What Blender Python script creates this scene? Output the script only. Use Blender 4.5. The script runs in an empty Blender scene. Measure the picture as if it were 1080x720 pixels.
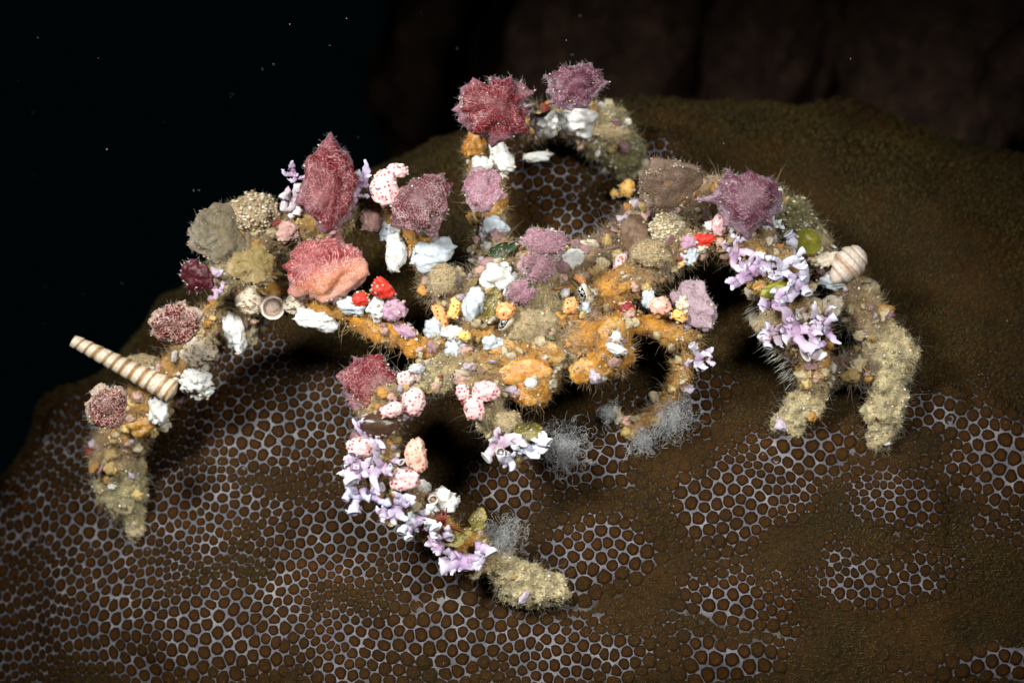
# Decorator crab on a coral head at night, lit by a diver's strobes.  1 unit = 1 cm.
import bpy, bmesh, math, random
import numpy as np
from mathutils import Vector, Matrix, noise, kdtree
from mathutils.bvhtree import BVHTree

random.seed(7)
rng = np.random.default_rng(7)
scene = bpy.context.scene
scene.unit_settings.system = 'METRIC'
scene.unit_settings.scale_length = 0.01
col = scene.collection

# ------------------------------------------------------------------ camera
PITCH = math.radians(-6)
DIST = 27.0
LENS = 80.0
cp, sp = math.cos(PITCH), math.sin(PITCH)
# frame F of the crab's hillside: x right, y up the slope, z out of the slope (towards the diver)
F = Matrix(((1, 0, 0, 0), (0, sp, -cp, 0), (0, cp, sp, 17.0), (0, 0, 0, 1)))
cam_data = bpy.data.cameras.new('camera')
cam_data.lens = LENS
cam_data.sensor_width = 36
cam_data.clip_start = 0.5
cam_data.clip_end = 5000
cam = bpy.data.objects.new('camera', cam_data)
col.objects.link(cam)
cam.matrix_world = F @ Matrix.Translation((0, 0, DIST))
cam_data.dof.use_dof = True
cam_data.dof.focus_distance = DIST + 0.25
cam_data.dof.aperture_fstop = 0.21
scene.camera = cam

# ------------------------------------------------------------------ world: night water
world = bpy.data.worlds.new('World')
scene.world = world
world.use_nodes = True
bgn = world.node_tree.nodes['Background']
bgn.inputs['Color'].default_value = (0.022, 0.075, 0.09, 1)
bgn.inputs['Strength'].default_value = 0.018

# ------------------------------------------------------------------ the diver's strobes
def strobe(name, pos, target, power, size_deg, blend, colour, radius=1.2):
    ld = bpy.data.lights.new(name, 'SPOT')
    ld.energy = power
    ld.color = colour
    ld.spot_size = math.radians(size_deg)
    ld.spot_blend = blend
    ld.shadow_soft_size = radius
    o = bpy.data.objects.new(name, ld)
    col.objects.link(o)
    a = F @ Vector(pos)
    b = F @ Vector(target)
    o.location = a
    o.rotation_euler = (b - a).to_track_quat('-Z', 'Y').to_euler()
    return o
strobe('dive_strobe', (-10.5, 8.0, 15.0), (-0.2, -0.8, -0.6), 28500, 46, 0.9, (1.0, 0.985, 0.95), 2.2)
strobe('dive_strobe', (8.0, 5.5, 19.0), (0.2, -0.8, -0.6), 16500, 46, 0.9, (1.0, 0.985, 0.96), 2.2)

scene.view_settings.view_transform = 'Standard'
scene.view_settings.look = 'None'
scene.view_settings.exposure = 0.0
scene.view_settings.gamma = 1.0
scene.view_settings.use_curve_mapping = False
scene.render.engine = 'CYCLES'
scene.cycles.max_bounces = 5
scene.cycles.transparent_max_bounces = 12

# ------------------------------------------------------------------ helpers
SC = 36.0 / LENS / 1080.0
def P(px, py, z=0.0):
    s = SC * (DIST - z)
    return Vector(((px - 540) * s, (360 - py) * s, z))
def pix(p):
    s = SC * (DIST - p[2])
    return 540 + p[0] / s, 360 - p[1] / s
def U(px, z=-0.3):
    return px * SC * (DIST - z)

def mesh_from(name, V, faces, mat=None, attrs=None, smooth=True):
    """V (n,3); faces list of lists, or numpy (m,3)/(m,4)"""
    me = bpy.data.meshes.new(name)
    V = np.asarray(V, dtype=np.float32)
    if isinstance(faces, np.ndarray):
        m, k = faces.shape
        me.vertices.add(len(V)); me.vertices.foreach_set('co', V.ravel())
        me.loops.add(m * k); me.loops.foreach_set('vertex_index', faces.astype(np.int32).ravel())
        me.polygons.add(m)
        me.polygons.foreach_set('loop_start', np.arange(0, m * k, k, dtype=np.int32))
        me.polygons.foreach_set('loop_total', np.full(m, k, dtype=np.int32))
        me.update(calc_edges=True)
        me.validate()
    else:
        me.from_pydata(V.tolist(), [], faces)
    if smooth:
        me.polygons.foreach_set('use_smooth', np.ones(len(me.polygons), dtype=bool))
    for k, a in (attrs or {}).items():
        a = np.asarray(a, dtype=np.float32)
        if a.ndim == 1:
            me.attributes.new(k, 'FLOAT', 'POINT').data.foreach_set('value', a)
        elif a.shape[1] == 3:
            me.attributes.new(k, 'FLOAT_VECTOR', 'POINT').data.foreach_set('vector', a.ravel())
        else:
            me.attributes.new(k, 'FLOAT_COLOR', 'POINT').data.foreach_set('color', a.ravel())
    if mat:
        me.materials.append(mat)
    me.update()
    return me

def link(name, data, mw=None, parent=None, label=None, cat=None, group=None, kind=None):
    o = bpy.data.objects.new(name, data)
    col.objects.link(o)
    if parent is not None:
        o.parent = parent
        if mw is not None:
            o.matrix_local = mw
    else:
        o.matrix_world = mw if mw is not None else F
    if label: o['label'] = label
    if cat: o['category'] = cat
    if group: o['group'] = group
    if kind: o['kind'] = kind
    return o

def fbm(p, sc, oct=3):
    v, a, f = 0.0, 1.0, sc
    for _ in range(oct):
        v += a * noise.noise((p[0] * f, p[1] * f, p[2] * f)); a *= 0.5; f *= 2.1
    return v

# ------------------------------------------------------------------ materials
def nd(nt, t, **kw):
    n = nt.nodes.new(t)
    for k, v in kw.items():
        if hasattr(n, k): setattr(n, k, v)
        else: n.inputs[k].default_value = v
    return n
def ramp(nt, fac, stops, interp='LINEAR'):
    r = nd(nt, 'ShaderNodeValToRGB')
    r.color_ramp.interpolation = interp
    el = r.color_ramp.elements
    while len(el) < len(stops): el.new(0.5)
    for e, (p, c) in zip(el, stops):
        e.position = p
        e.color = (*c, 1) if len(c) == 3 else c
    nt.links.new(fac, r.inputs[0])
    return r.outputs[0]
def mixc(nt, fac, a, b, mode='MIX'):
    m = nd(nt, 'ShaderNodeMix', data_type='RGBA', blend_type=mode)
    for s, i in ((fac, 0), (a, 6), (b, 7)):
        if hasattr(s, 'links'): nt.links.new(s, m.inputs[i])
        elif i == 0: m.inputs[0].default_value = s
        else: m.inputs[i].default_value = (*s, 1)
    return m.outputs[2]
def start(name, rough=0.5, sss=0.0, sss_col=(1, .5, .35), spec=0.4, coat=0.0):
    m = bpy.data.materials.new(name); m.use_nodes = True
    nt = m.node_tree
    b = nt.nodes['Principled BSDF']
    b.inputs['Roughness'].default_value = rough
    b.inputs['Specular IOR Level'].default_value = spec
    if sss:
        b.inputs['Subsurface Weight'].default_value = sss
        b.inputs['Subsurface Radius'].default_value = sss_col
        b.inputs['Subsurface Scale'].default_value = 0.05
    if coat:
        b.inputs['Coat Weight'].default_value = coat
        b.inputs['Coat Roughness'].default_value = 0.2
    return m, nt, b
def obj_noise(nt, scale, detail=4, rough=0.6):
    tc = nd(nt, 'ShaderNodeTexCoord')
    n = nd(nt, 'ShaderNodeTexNoise', Scale=scale, Detail=detail, Roughness=rough)
    nt.links.new(tc.outputs['Object'], n.inputs['Vector'])
    return n.outputs['Fac']
def bump(nt, b, h, strength, dist):
    bp = nd(nt, 'ShaderNodeBump', Strength=strength, Distance=dist)
    nt.links.new(h, bp.inputs['Height'])
    nt.links.new(bp.outputs[0], b.inputs['Normal'])
def lump_mat(name, stops, scale=10, rough=0.5, sss=0.15, bsc=60, bst=0.5, bd=0.02, spec=0.4, translucent=0.0):
    m, nt, b = start(name, rough, sss, spec=spec)
    n = obj_noise(nt, scale, 5, 0.65)
    c = ramp(nt, n, stops)
    nt.links.new(c, b.inputs['Base Color'])
    bump(nt, b, obj_noise(nt, bsc, 4, 0.7), bst, bd)
    if translucent:
        out = nt.nodes['Material Output']
        tr = nd(nt, 'ShaderNodeBsdfTransparent')
        mx = nd(nt, 'ShaderNodeMixShader'); mx.inputs[0].default_value = translucent
        nt.links.new(b.outputs[0], mx.inputs[1]); nt.links.new(tr.outputs[0], mx.inputs[2])
        nt.links.new(mx.outputs[0], out.inputs[0])
    return m
def attr_mat(name, attr='col', scale=20, var=0.35, rough=0.5, sss=0.0, bsc=70, bst=0.6, bd=0.015, spec=0.4, trans=0.0):
    m, nt, b = start(name, rough, sss, spec=spec)
    a = nd(nt, 'ShaderNodeAttribute', attribute_name=attr)
    n = obj_noise(nt, scale, 4, 0.7)
    v = ramp(nt, n, [(0.25, (1 - var,) * 3), (0.75, (1 + var,) * 3)])
    c = mixc(nt, 1.0, a.outputs['Color'], v, 'MULTIPLY')
    nt.links.new(c, b.inputs['Base Color'])
    if bst:
        bump(nt, b, obj_noise(nt, bsc, 4, 0.7), bst, bd)
    if trans:
        out = nt.nodes['Material Output']
        tr = nd(nt, 'ShaderNodeBsdfTransparent')
        mx = nd(nt, 'ShaderNodeMixShader'); mx.inputs[0].default_value = trans
        nt.links.new(b.outputs[0], mx.inputs[1]); nt.links.new(tr.outputs[0], mx.inputs[2])
        nt.links.new(mx.outputs[0], out.inputs[0])
    return m
def vein_mat(name, base, dark, vein, rim, low=None, width=0.018):
    m, nt, b = start(name, 0.42, 0.05, spec=0.35)
    va = nd(nt, 'ShaderNodeAttribute', attribute_name='vein')
    ra = nd(nt, 'ShaderNodeAttribute', attribute_name='rho')
    nz = nd(nt, 'ShaderNodeTexNoise', Scale=1.6, Detail=3)
    nt.links.new(va.outputs['Vector'], nz.inputs['Vector'])
    ad = nd(nt, 'ShaderNodeVectorMath', operation='MULTIPLY_ADD')
    nt.links.new(nz.outputs['Color'], ad.inputs[0])
    ad.inputs[1].default_value = (1.1, 1.1, 1.1)
    nt.links.new(va.outputs['Vector'], ad.inputs[2])
    vo = nd(nt, 'ShaderNodeTexVoronoi', feature='DISTANCE_TO_EDGE', Scale=1.0)
    nt.links.new(ad.outputs[0], vo.inputs['Vector'])
    line = ramp(nt, vo.outputs['Distance'], [(0.0, (1, 1, 1)), (width, (0.8,) * 3), (width * 2.6, (0, 0, 0))])
    n = obj_noise(nt, 9, 4)
    basec = ramp(nt, n, [(0.3, dark), (0.65, base)])
    if low:
        la = nd(nt, 'ShaderNodeAttribute', attribute_name='low')
        basec = mixc(nt, la.outputs['Fac'], basec, low)
    rf = ramp(nt, ra.outputs['Fac'], [(0.5, (0, 0, 0)), (0.95, (0.8,) * 3)])
    n2 = obj_noise(nt, 30, 3)
    rf2 = mixc(nt, 1.0, rf, ramp(nt, n2, [(0.35, (0.3,) * 3), (0.6, (1.1,) * 3)]), 'MULTIPLY')
    basec = mixc(nt, rf2, basec, rim)
    strength = ramp(nt, obj_noise(nt, 7, 2), [(0.25, (0.45,) * 3), (0.5, (1, 1, 1))])
    lf = mixc(nt, 1.0, line, strength, 'MULTIPLY')
    c = mixc(nt, lf, basec, vein)
    nt.links.new(c, b.inputs['Base Color'])
    bump(nt, b, obj_noise(nt, 45, 4, .7), 0.45, 0.015)
    return m
def dot_mat(name, base, base2, dot, halo, scale=19.0, r=0.20):
    m, nt, b = start(name, 0.38, 0.4, spec=0.5)
    tc = nd(nt, 'ShaderNodeTexCoord')
    vo = nd(nt, 'ShaderNodeTexVoronoi', feature='F1', Scale=scale, Randomness=0.5)
    nt.links.new(tc.outputs['Object'], vo.inputs['Vector'])
    bc = ramp(nt, obj_noise(nt, 14, 4), [(0.35, base), (0.65, base2)])
    h = ramp(nt, vo.outputs['Distance'], [(r * 1.3, (1, 1, 1)), (r * 2.1, (0, 0, 0))])
    c = mixc(nt, h, bc, halo)
    d = ramp(nt, vo.outputs['Distance'], [(r, (1, 1, 1)), (r * 1.35, (0, 0, 0))])
    c = mixc(nt, d, c, dot)
    nt.links.new(c, b.inputs['Base Color'])
    hh = ramp(nt, vo.outputs['Distance'], [(r * .8, (0, 0, 0)), (r * 2, (1, 1, 1))])
    bump(nt, b, hh, 0.5, 0.015)
    return m

M = {}
M['veinred'] = vein_mat('veined_red', (0.14, 0.008, 0.011), (0.06, 0.004, 0.007), (0.38, 0.21, 0.22), (0.27, 0.17, 0.21))
M['veinmaroon'] = vein_mat('veined_maroon', (0.085, 0.007, 0.012), (0.038, 0.004, 0.008), (0.38, 0.26, 0.26), (0.24, 0.14, 0.16), width=0.03)
M['veinpink'] = vein_mat('veined_pink', (0.27, 0.045, 0.042), (0.12, 0.012, 0.016), (0.55, 0.36, 0.35), (0.40, 0.24, 0.23), low=(0.55, 0.23, 0.09))
M['veinpurple'] = vein_mat('veined_purple', (0.12, 0.032, 0.052), (0.06, 0.014, 0.026), (0.33, 0.23, 0.27), (0.27, 0.20, 0.25))
M['veinmauve'] = vein_mat('veined_mauve', (0.25, 0.10, 0.135), (0.15, 0.055, 0.08), (0.46, 0.34, 0.37), (0.36, 0.27, 0.29), width=0.02)
M['gritred'] = vein_mat('gritty_maroon', (0.11, 0.010, 0.012), (0.05, 0.006, 0.008), (0.5, 0.36, 0.28), (0.45, 0.36, 0.27), width=0.03)
M['veinolive'] = vein_mat('veined_olive', (0.25, 0.18, 0.065), (0.17, 0.12, 0.04), (0.31, 0.25, 0.12), (0.34, 0.27, 0.15), width=0.02)
M['veingrey'] = vein_mat('veined_grey', (0.13, 0.105, 0.055), (0.08, 0.065, 0.035), (0.22, 0.19, 0.13), (0.26, 0.20, 0.17), width=0.03)
M['veinbrown'] = vein_mat('veined_brown', (0.105, 0.058, 0.03), (0.06, 0.032, 0.018), (0.24, 0.17, 0.12), (0.30, 0.22, 0.16), width=0.04)
def see_through(m, f):
    nt = m.node_tree; out = nt.nodes['Material Output']; b = nt.nodes['Principled BSDF']
    tr = nd(nt, 'ShaderNodeBsdfTransparent'); mx = nd(nt, 'ShaderNodeMixShader'); mx.inputs[0].default_value = f
    nt.links.new(b.outputs[0], mx.inputs[1]); nt.links.new(tr.outputs[0], mx.inputs[2]); nt.links.new(mx.outputs[0], out.inputs[0])
see_through(M['veinbrown'], .3); see_through(M['veingrey'], .22); see_through(M['veinolive'], .12)
M['veinwine'] = vein_mat('veined_wine', (0.055, 0.004, 0.009), (0.025, 0.002, 0.005), (0.09, 0.012, 0.018), (0.10, 0.03, 0.04), width=0.02)
M['veinlilac'] = vein_mat('veined_lilac', (0.30, 0.20, 0.23), (0.20, 0.12, 0.14), (0.42, 0.34, 0.38), (0.42, 0.34, 0.36), width=0.03)
M['dotpink'] = dot_mat('pink_dotted', (0.74, 0.45, 0.45), (0.80, 0.58, 0.56), (0.36, 0.03, 0.04), (0.70, 0.30, 0.30))
M['dotpeach'] = dot_mat('peach_dotted', (0.78, 0.40, 0.30), (0.82, 0.52, 0.42), (0.50, 0.10, 0.05), (0.75, 0.32, 0.22), scale=20)
M['dotorange'] = dot_mat('orange_dotted', (0.78, 0.32, 0.10), (0.82, 0.42, 0.18), (0.28, 0.03, 0.01), (0.76, 0.28, 0.08))
M['dotyellow'] = dot_mat('yellow_dotted', (0.80, 0.46, 0.10), (0.85, 0.56, 0.20), (0.32, 0.05, 0.01), (0.78, 0.38, 0.07))
M['white'] = lump_mat('white_sponge', [(0.27, (0.40, 0.36, 0.26)), (0.42, (0.64, 0.65, 0.61)), (0.75, (0.78, 0.78, 0.76))], 12, 0.55, 0.25, 45, 0.6, 0.03)
M['bluewhite'] = lump_mat('blue_white_sponge', [(0.25, (0.32, 0.36, 0.40)), (0.5, (0.50, 0.56, 0.60)), (0.75, (0.68, 0.72, 0.73))], 14, 0.55, 0.25, 55, 0.6, 0.03)
M['cream'] = lump_mat('cream_crust', [(0.25, (0.42, 0.28, 0.16)), (0.5, (0.72, 0.62, 0.48)), (0.75, (0.83, 0.79, 0.7))], 18, 0.5, 0.15, 50, 0.8, 0.03)
M['red'] = lump_mat('red_sponge', [(0.3, (0.40, 0.01, 0.008)), (0.65, (0.72, 0.045, 0.02))], 10, 0.4, 0.15)
M['darkred'] = lump_mat('dark_red_sponge', [(0.3, (0.12, 0.006, 0.01)), (0.65, (0.32, 0.015, 0.02))], 10, 0.45, 0.1)
M['orange'] = lump_mat('orange_sponge', [(0.3, (0.30, 0.08, 0.01)), (0.48, (0.50, 0.20, 0.02)), (0.6, (0.54, 0.32, 0.08)), (0.72, (0.60, 0.50, 0.32))], 9, 0.26, 0.35, 40, 0.5, .02, spec=.6)
M['amber'] = lump_mat('amber', [(0.28, (0.17, 0.06, 0.008)), (0.46, (0.40, 0.18, 0.02)), (0.6, (0.50, 0.30, 0.07)), (0.72, (0.60, 0.48, 0.28))], 9, 0.26, 0.35, 40, 0.5, .02, spec=.6)
M['mauve'] = lump_mat('mauve_sponge', [(0.3, (0.34, 0.17, 0.26)), (0.65, (0.55, 0.36, 0.45))], 12, 0.5, 0.2, 60, 0.7)
M['pinklump'] = lump_mat('pink_crust', [(0.3, (0.42, 0.2, 0.18)), (0.65, (0.68, 0.45, 0.40))], 16, 0.5, 0.2, 60, 0.8)
M['tan'] = lump_mat('tan_sponge', [(0.3, (0.26, 0.17, 0.08)), (0.5, (0.48, 0.37, 0.2)), (0.72, (0.66, 0.56, 0.38))], 40, 0.5, 0.1, 90, 1.0, 0.03)
M['olivejelly'] = lump_mat('olive_jelly', [(0.3, (0.20, 0.15, 0.05)), (0.6, (0.34, 0.27, 0.12)), (0.8, (0.4, 0.34, 0.18))], 6, 0.3, 0.25, 80, 0.3, 0.01, translucent=0.12)
M['greyjelly'] = lump_mat('grey_jelly', [(0.3, (0.13, 0.11, 0.07)), (0.6, (0.24, 0.21, 0.13)), (0.8, (0.3, 0.25, 0.2))], 7, 0.3, 0.25, 80, 0.3, 0.01, translucent=0.18)
M['brownjelly'] = lump_mat('brown_jelly', [(0.3, (0.12, 0.065, 0.035)), (0.6, (0.22, 0.13, 0.075)), (0.8, (0.36, 0.24, 0.16))], 14, 0.35, 0.2, 90, 0.5, 0.012, translucent=0.25)
M['darkjelly'] = lump_mat('dark_brown_jelly', [(0.3, (0.035, 0.018, 0.01)), (0.7, (0.09, 0.05, 0.03))], 8, 0.25, 0.1, 80, 0.2, 0.01)
M['winejelly'] = lump_mat('wine_jelly', [(0.3, (0.05, 0.004, 0.01)), (0.7, (0.11, 0.01, 0.02))], 10, 0.35, 0.1, 80, 0.3, 0.01)
M['lilacjelly'] = lump_mat('lilac_grey_jelly', [(0.3, (0.18, 0.12, 0.14)), (0.7, (0.34, 0.25, 0.28))], 10, 0.35, 0.2, 90, 0.5, 0.012, translucent=0.2)
M['greenjelly'] = lump_mat('green_jelly', [(0.3, (0.12, 0.14, 0.015)), (0.6, (0.32, 0.30, 0.03)), (0.8, (0.45, 0.4, 0.1))], 7, 0.3, 0.25, 80, 0.3, 0.01, translucent=0.1)
M['leafdark'] = lump_mat('dark_green_leaf', [(0.3, (0.012, 0.04, 0.015)), (0.7, (0.04, 0.09, 0.03))], 12, 0.35, 0.1, 60, 0.4)
M['leafolive'] = lump_mat('olive_leaf', [(0.3, (0.09, 0.075, 0.012)), (0.5, (0.2, 0.17, 0.03)), (0.7, (0.36, 0.27, 0.07))], 12, 0.35, 0.15, 60, 0.4)
M['moss'] = lump_mat('moss', [(0.3, (0.05, 0.055, 0.015)), (0.45, (0.14, 0.14, 0.04)), (0.6, (0.30, 0.26, 0.13)), (0.75, (0.5, 0.44, 0.3))], 22, 0.6, 0.05, 60, 1.0, 0.04)
M['lilac'] = attr_mat('lilac_sponge', scale=14, var=0.22, rough=0.45, sss=0.25, bsc=50, bst=0.35)
M['crab'] = attr_mat('crab_shell', scale=26, var=0.5, rough=0.45, sss=0.08, bsc=60, bst=1.0, bd=0.03)
M['bits'] = attr_mat('encrusting_bits', scale=30, var=0.3, rough=0.5, sss=0.05, bsc=90, bst=0.6)
M['hair'] = attr_mat('hydroid_fuzz', scale=20, var=0.2, rough=0.5, bst=0, trans=0.3)
M['thread'] = attr_mat('grey_threads', scale=20, var=0.15, rough=0.4, bst=0, trans=0.5)
M['tentacle'] = attr_mat('coral_tentacles', scale=8, var=0.3, rough=0.55, bst=0, spec=0.25)
M['alga'] = lump_mat('red_alga', [(0.3, (0.08, 0.008, 0.008)), (0.7, (0.25, 0.03, 0.025))], 15, 0.4, 0.1)

def shell_mat(name, a, b_, c, freq, distort=1.0):
    m, nt, b = start(name, 0.4, 0.05, spec=0.4)
    at = nd(nt, 'ShaderNodeAttribute', attribute_name='vein')
    wv = nd(nt, 'ShaderNodeTexWave', wave_type='BANDS', bands_direction='X', Scale=freq, Distortion=distort, Detail=3)
    wv.inputs['Detail Scale'].default_value = 2.0
    nt.links.new(at.outputs['Vector'], wv.inputs['Vector'])
    c1 = ramp(nt, wv.outputs['Fac'], [(0.05, a), (0.3, b_), (0.6, c)])
    n = ramp(nt, obj_noise(nt, 25, 5, 0.7), [(0.3, (0.6,) * 3), (0.65, (1.1,) * 3)])
    nt.links.new(mixc(nt, 1, c1, n, 'MULTIPLY'), b.inputs['Base Color'])
    bump(nt, b, obj_noise(nt, 60, 4), 0.5, 0.015)
    return m
M['turret'] = shell_mat('turret_shell', (0.34, 0.2, 0.09), (0.60, 0.46, 0.30), (0.68, 0.58, 0.44), 0.1, 4.5)
M['spiral'] = shell_mat('spiral_shell', (0.46, 0.32, 0.22), (0.58, 0.46, 0.36), (0.66, 0.59, 0.51), 0.1, 9)
def eye_mat():
    m, nt, b = start('crab_eye', 0.2, 0, spec=0.6)
    tc = nd(nt, 'ShaderNodeTexCoord')
    vo = nd(nt, 'ShaderNodeTexVoronoi', feature='DISTANCE_TO_EDGE', Scale=26)
    nt.links.new(tc.outputs['Object'], vo.inputs['Vector'])
    c = ramp(nt, vo.outputs['Distance'], [(0.03, (0.4, 0.38, 0.33)), (0.12, (0.008, 0.007, 0.006))])
    nt.links.new(c, b.inputs['Base Color'])
    return m
M['eye'] = eye_mat()

# coral materials
def coral_net():
    m, nt, b = start('coral_skeleton', 0.6, 0.0, spec=0.3)
    n = obj_noise(nt, 3.0, 5, 0.65)
    c = ramp(nt, n, [(0.3, (0.05, 0.047, 0.052)), (0.5, (0.105, 0.101, 0.110)), (0.74, (0.25, 0.238, 0.24))])
    fa = nd(nt, 'ShaderNodeAttribute', attribute_name='fuzzy')
    ff = ramp(nt, fa.outputs['Fac'], [(0.2, (0, 0, 0)), (0.8, (1, 1, 1))])
    c = mixc(nt, ff, c, (0.018, 0.0105, 0.003))
    nt.links.new(c, b.inputs['Base Color'])
    bump(nt, b, obj_noise(nt, 40, 4), 0.6, 0.02)
    return m
M['net'] = coral_net()
def coral_polyp():
    m, nt, b = start('coral_polyp', 0.6, 0.0, spec=0.08)
    ra = nd(nt, 'ShaderNodeAttribute', attribute_name='rho')
    fa = nd(nt, 'ShaderNodeAttribute', attribute_name='fuzzy')
    n = obj_noise(nt, 1.6, 4)
    brown = ramp(nt, n, [(0.3, (0.019, 0.0080, 0.0016)), (0.55, (0.034, 0.0132, 0.0020)), (0.75, (0.052, 0.0180, 0.0022))])
    prof = ramp(nt, ra.outputs['Fac'], [(0.0, (1.2,) * 3), (0.35, (1.25,) * 3), (0.6, (1.0,) * 3), (0.8, (0.42,) * 3), (1.0, (0.5,) * 3)])
    c = mixc(nt, 1, brown, prof, 'MULTIPLY')
    fz = ramp(nt, obj_noise(nt, 1.1, 4), [(0.35, (0.014, 0.0095, 0.0020)), (0.65, (0.036, 0.0160, 0.0026))])
    c = mixc(nt, fa.outputs['Fac'], c, fz)
    sp_ = ramp(nt, obj_noise(nt, 55, 3, 0.7), [(0.3, (0.6,) * 3), (0.7, (1.5,) * 3)])
    c = mixc(nt, 1, c, sp_, 'MULTIPLY')
    nt.links.new(c, b.inputs['Base Color'])
    bump(nt, b, obj_noise(nt, 60, 4), 0.8, 0.02)
    return m
M['polyp'] = coral_polyp()
M['backcoral'] = lump_mat('background_coral', [(0.3, (0.016, 0.009, 0.006)), (0.55, (0.05, 0.026, 0.016)), (0.8, (0.12, 0.066, 0.042))], 2.4, 0.6, 0, 9, 1.0, 0.12, spec=0.2)
M['floor'] = lump_mat('reef_floor', [(0.3, (0.03, 0.028, 0.025)), (0.7, (0.09, 0.085, 0.075))], 0.15, 0.8, 0, 1.0, 0.8, 0.3, spec=0.2)

# ------------------------------------------------------------------ reef floor and background coral
def build_floor():
    n = 60
    V, Fc = [], []
    xs = [math.copysign(abs(t) ** 2.2, t) * 1500 for t in np.linspace(-1, 1, n)]
    for y in xs:
        for x in xs:
            V.append((x, y, 1.2 * fbm((x, y, 0), 0.03, 3) - 0.5))
    for j in range(n - 1):
        for i in range(n - 1):
            a = j * n + i
            Fc.append([a, a + 1, a + n + 1, a + n])
    link('reef_floor', mesh_from('reef_floor', V, Fc, M['floor']), Matrix.Identity(4), kind='structure')
build_floor()

def ico(sub):
    bm = bmesh.new()
    bmesh.ops.create_icosphere(bm, subdivisions=sub, radius=1.0)
    V = np.array([v.co[:] for v in bm.verts])
    Fc = np.array([[v.index for v in f.verts] for f in bm.faces])
    bm.free()
    return V, Fc
ICO = {k: ico(k) for k in (1, 2, 3, 4, 5)}

def lobe(px, py, z, ax, seed, rot=0):
    c = P(px, py, z)
    V, Fc = ICO[5]
    out = []
    for d in V:
        q = Vector(d)
        k = 1 + 0.16 * fbm(q + Vector((seed, 0, 0)), 1.7, 3) + 0.05 * fbm(q + Vector((0, seed, 0)), 8, 3)
        out.append((q.x * ax[0] * k, q.y * ax[1] * k, q.z * ax[2] * k))
    link('background_coral', mesh_from('background_coral', out, Fc, M['backcoral']), F @ Matrix.Translation(c) @ Matrix.Rotation(math.radians(rot), 4, 'Z'), kind='structure')
lobe(625, 80, -14.0, (2.1, 3.2, 3.0), 1.3, -18)
lobe(815, 60, -14.2, (1.6, 3.0, 3.0), 4.1, -22)
lobe(1000, 95, -12.6, (2.2, 2.9, 3.2), 7.7, -28)
lobe(1180, 100, -13.6, (2.4, 3.2, 3.2), 9.2, -20)
lobe(900, -30, -15.5, (2.6, 2.2, 3.0), 19.2, 10)
lobe(560, 110, -19.0, (3.3, 3.0, 3.0), 12.9, -30)
lobe(900, 420, -13.0, (7.0, 5.5, 3.5), 15.5)

# ------------------------------------------------------------------ coral head
CC = np.array([2.887, -8.011, -5.0])
CA = np.array([11.53, 11.45, 5.01])
# knolls of the coral head (position, extent): polyps on them are drawn in, in the folds between them they stay open
KNOLLS = [(60, 640, 190, 100), (40, 540, 130, 60), (220, 660, 150, 70), (300, 440, 130, 70), (200, 540, 120, 60), (340, 560, 90, 60), (390, 660, 120, 60),
          (630, 480, 60, 34), (630, 580, 75, 52), (790, 515, 66, 46), (785, 615, 75, 34), (600, 690, 80, 34), (755, 690, 60, 20), (480, 660, 110, 50),
          (1045, 490, 55, 70), (950, 525, 55, 34), (900, 605, 75, 34), (1050, 705, 75, 22), (985, 440, 40, 20), (570, 180, 60, 60), (640, 250, 50, 50),
          (660, 160, 40, 30), (440, 600, 70, 40), (240, 380, 70, 50), (100, 450, 60, 50), (850, 480, 60, 22), (540, 520, 60, 30), (720, 420, 50, 30)]
_gx = np.linspace(-240, 1320, 261); _gy = np.linspace(0, 900, 151)
_X, _Y = np.meshgrid(_gx, _gy)
_H = np.zeros_like(_X)
for (a, b, ra, rb) in KNOLLS:
    _H = np.maximum(_H, np.exp(-0.8 * (((_X - a) / ra) ** 2 + ((_Y - b) / rb) ** 2)))
_H = _H.tolist()
def knoll(x, y, z):
    """0..1 field on the undisturbed head, looked up bilinearly"""
    s_ = SC * (DIST - z)
    fx = (540 + x / s_ + 240) / 6.0 + 5.0 * noise.noise((x * .9, y * .9, 1.5)) + 2.0 * noise.noise((x * 2.3, y * 2.3, 4.5))
    fy = (360 - y / s_) / 6.0 + 4.0 * noise.noise((x * .9, y * .9, 8.5)) + 2.0 * noise.noise((x * 2.3, y * 2.3, 9.5))
    if fx < 0 or fy < 0 or fx >= 260 or fy >= 150: return 0.0
    i, j = int(fx), int(fy); fx -= i; fy -= j
    r0, r1 = _H[j], _H[j + 1]
    return (r0[i] * (1 - fx) + r0[i + 1] * fx) * (1 - fy) + (r1[i] * (1 - fx) + r1[i + 1] * fx) * fy
def openness(p):
    """0 where the polyps are drawn in and the pale skeleton shows, 1 where tentacles and tissue cover it"""
    v = 1.3 * knoll(p[0], p[1], p[2])
    v += 0.35 * noise.noise((p[0] * .8, p[1] * 1.1, p[2] * .6)) + 0.4 * noise.noise((p[0] * 1.7, p[1] * 2.4, 3 + p[2])) + .25 * noise.noise((p[0] * 4, p[1] * 5, p[2] * 4))
    return min(1, max(0, 1.04 - v * 1.0))

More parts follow.
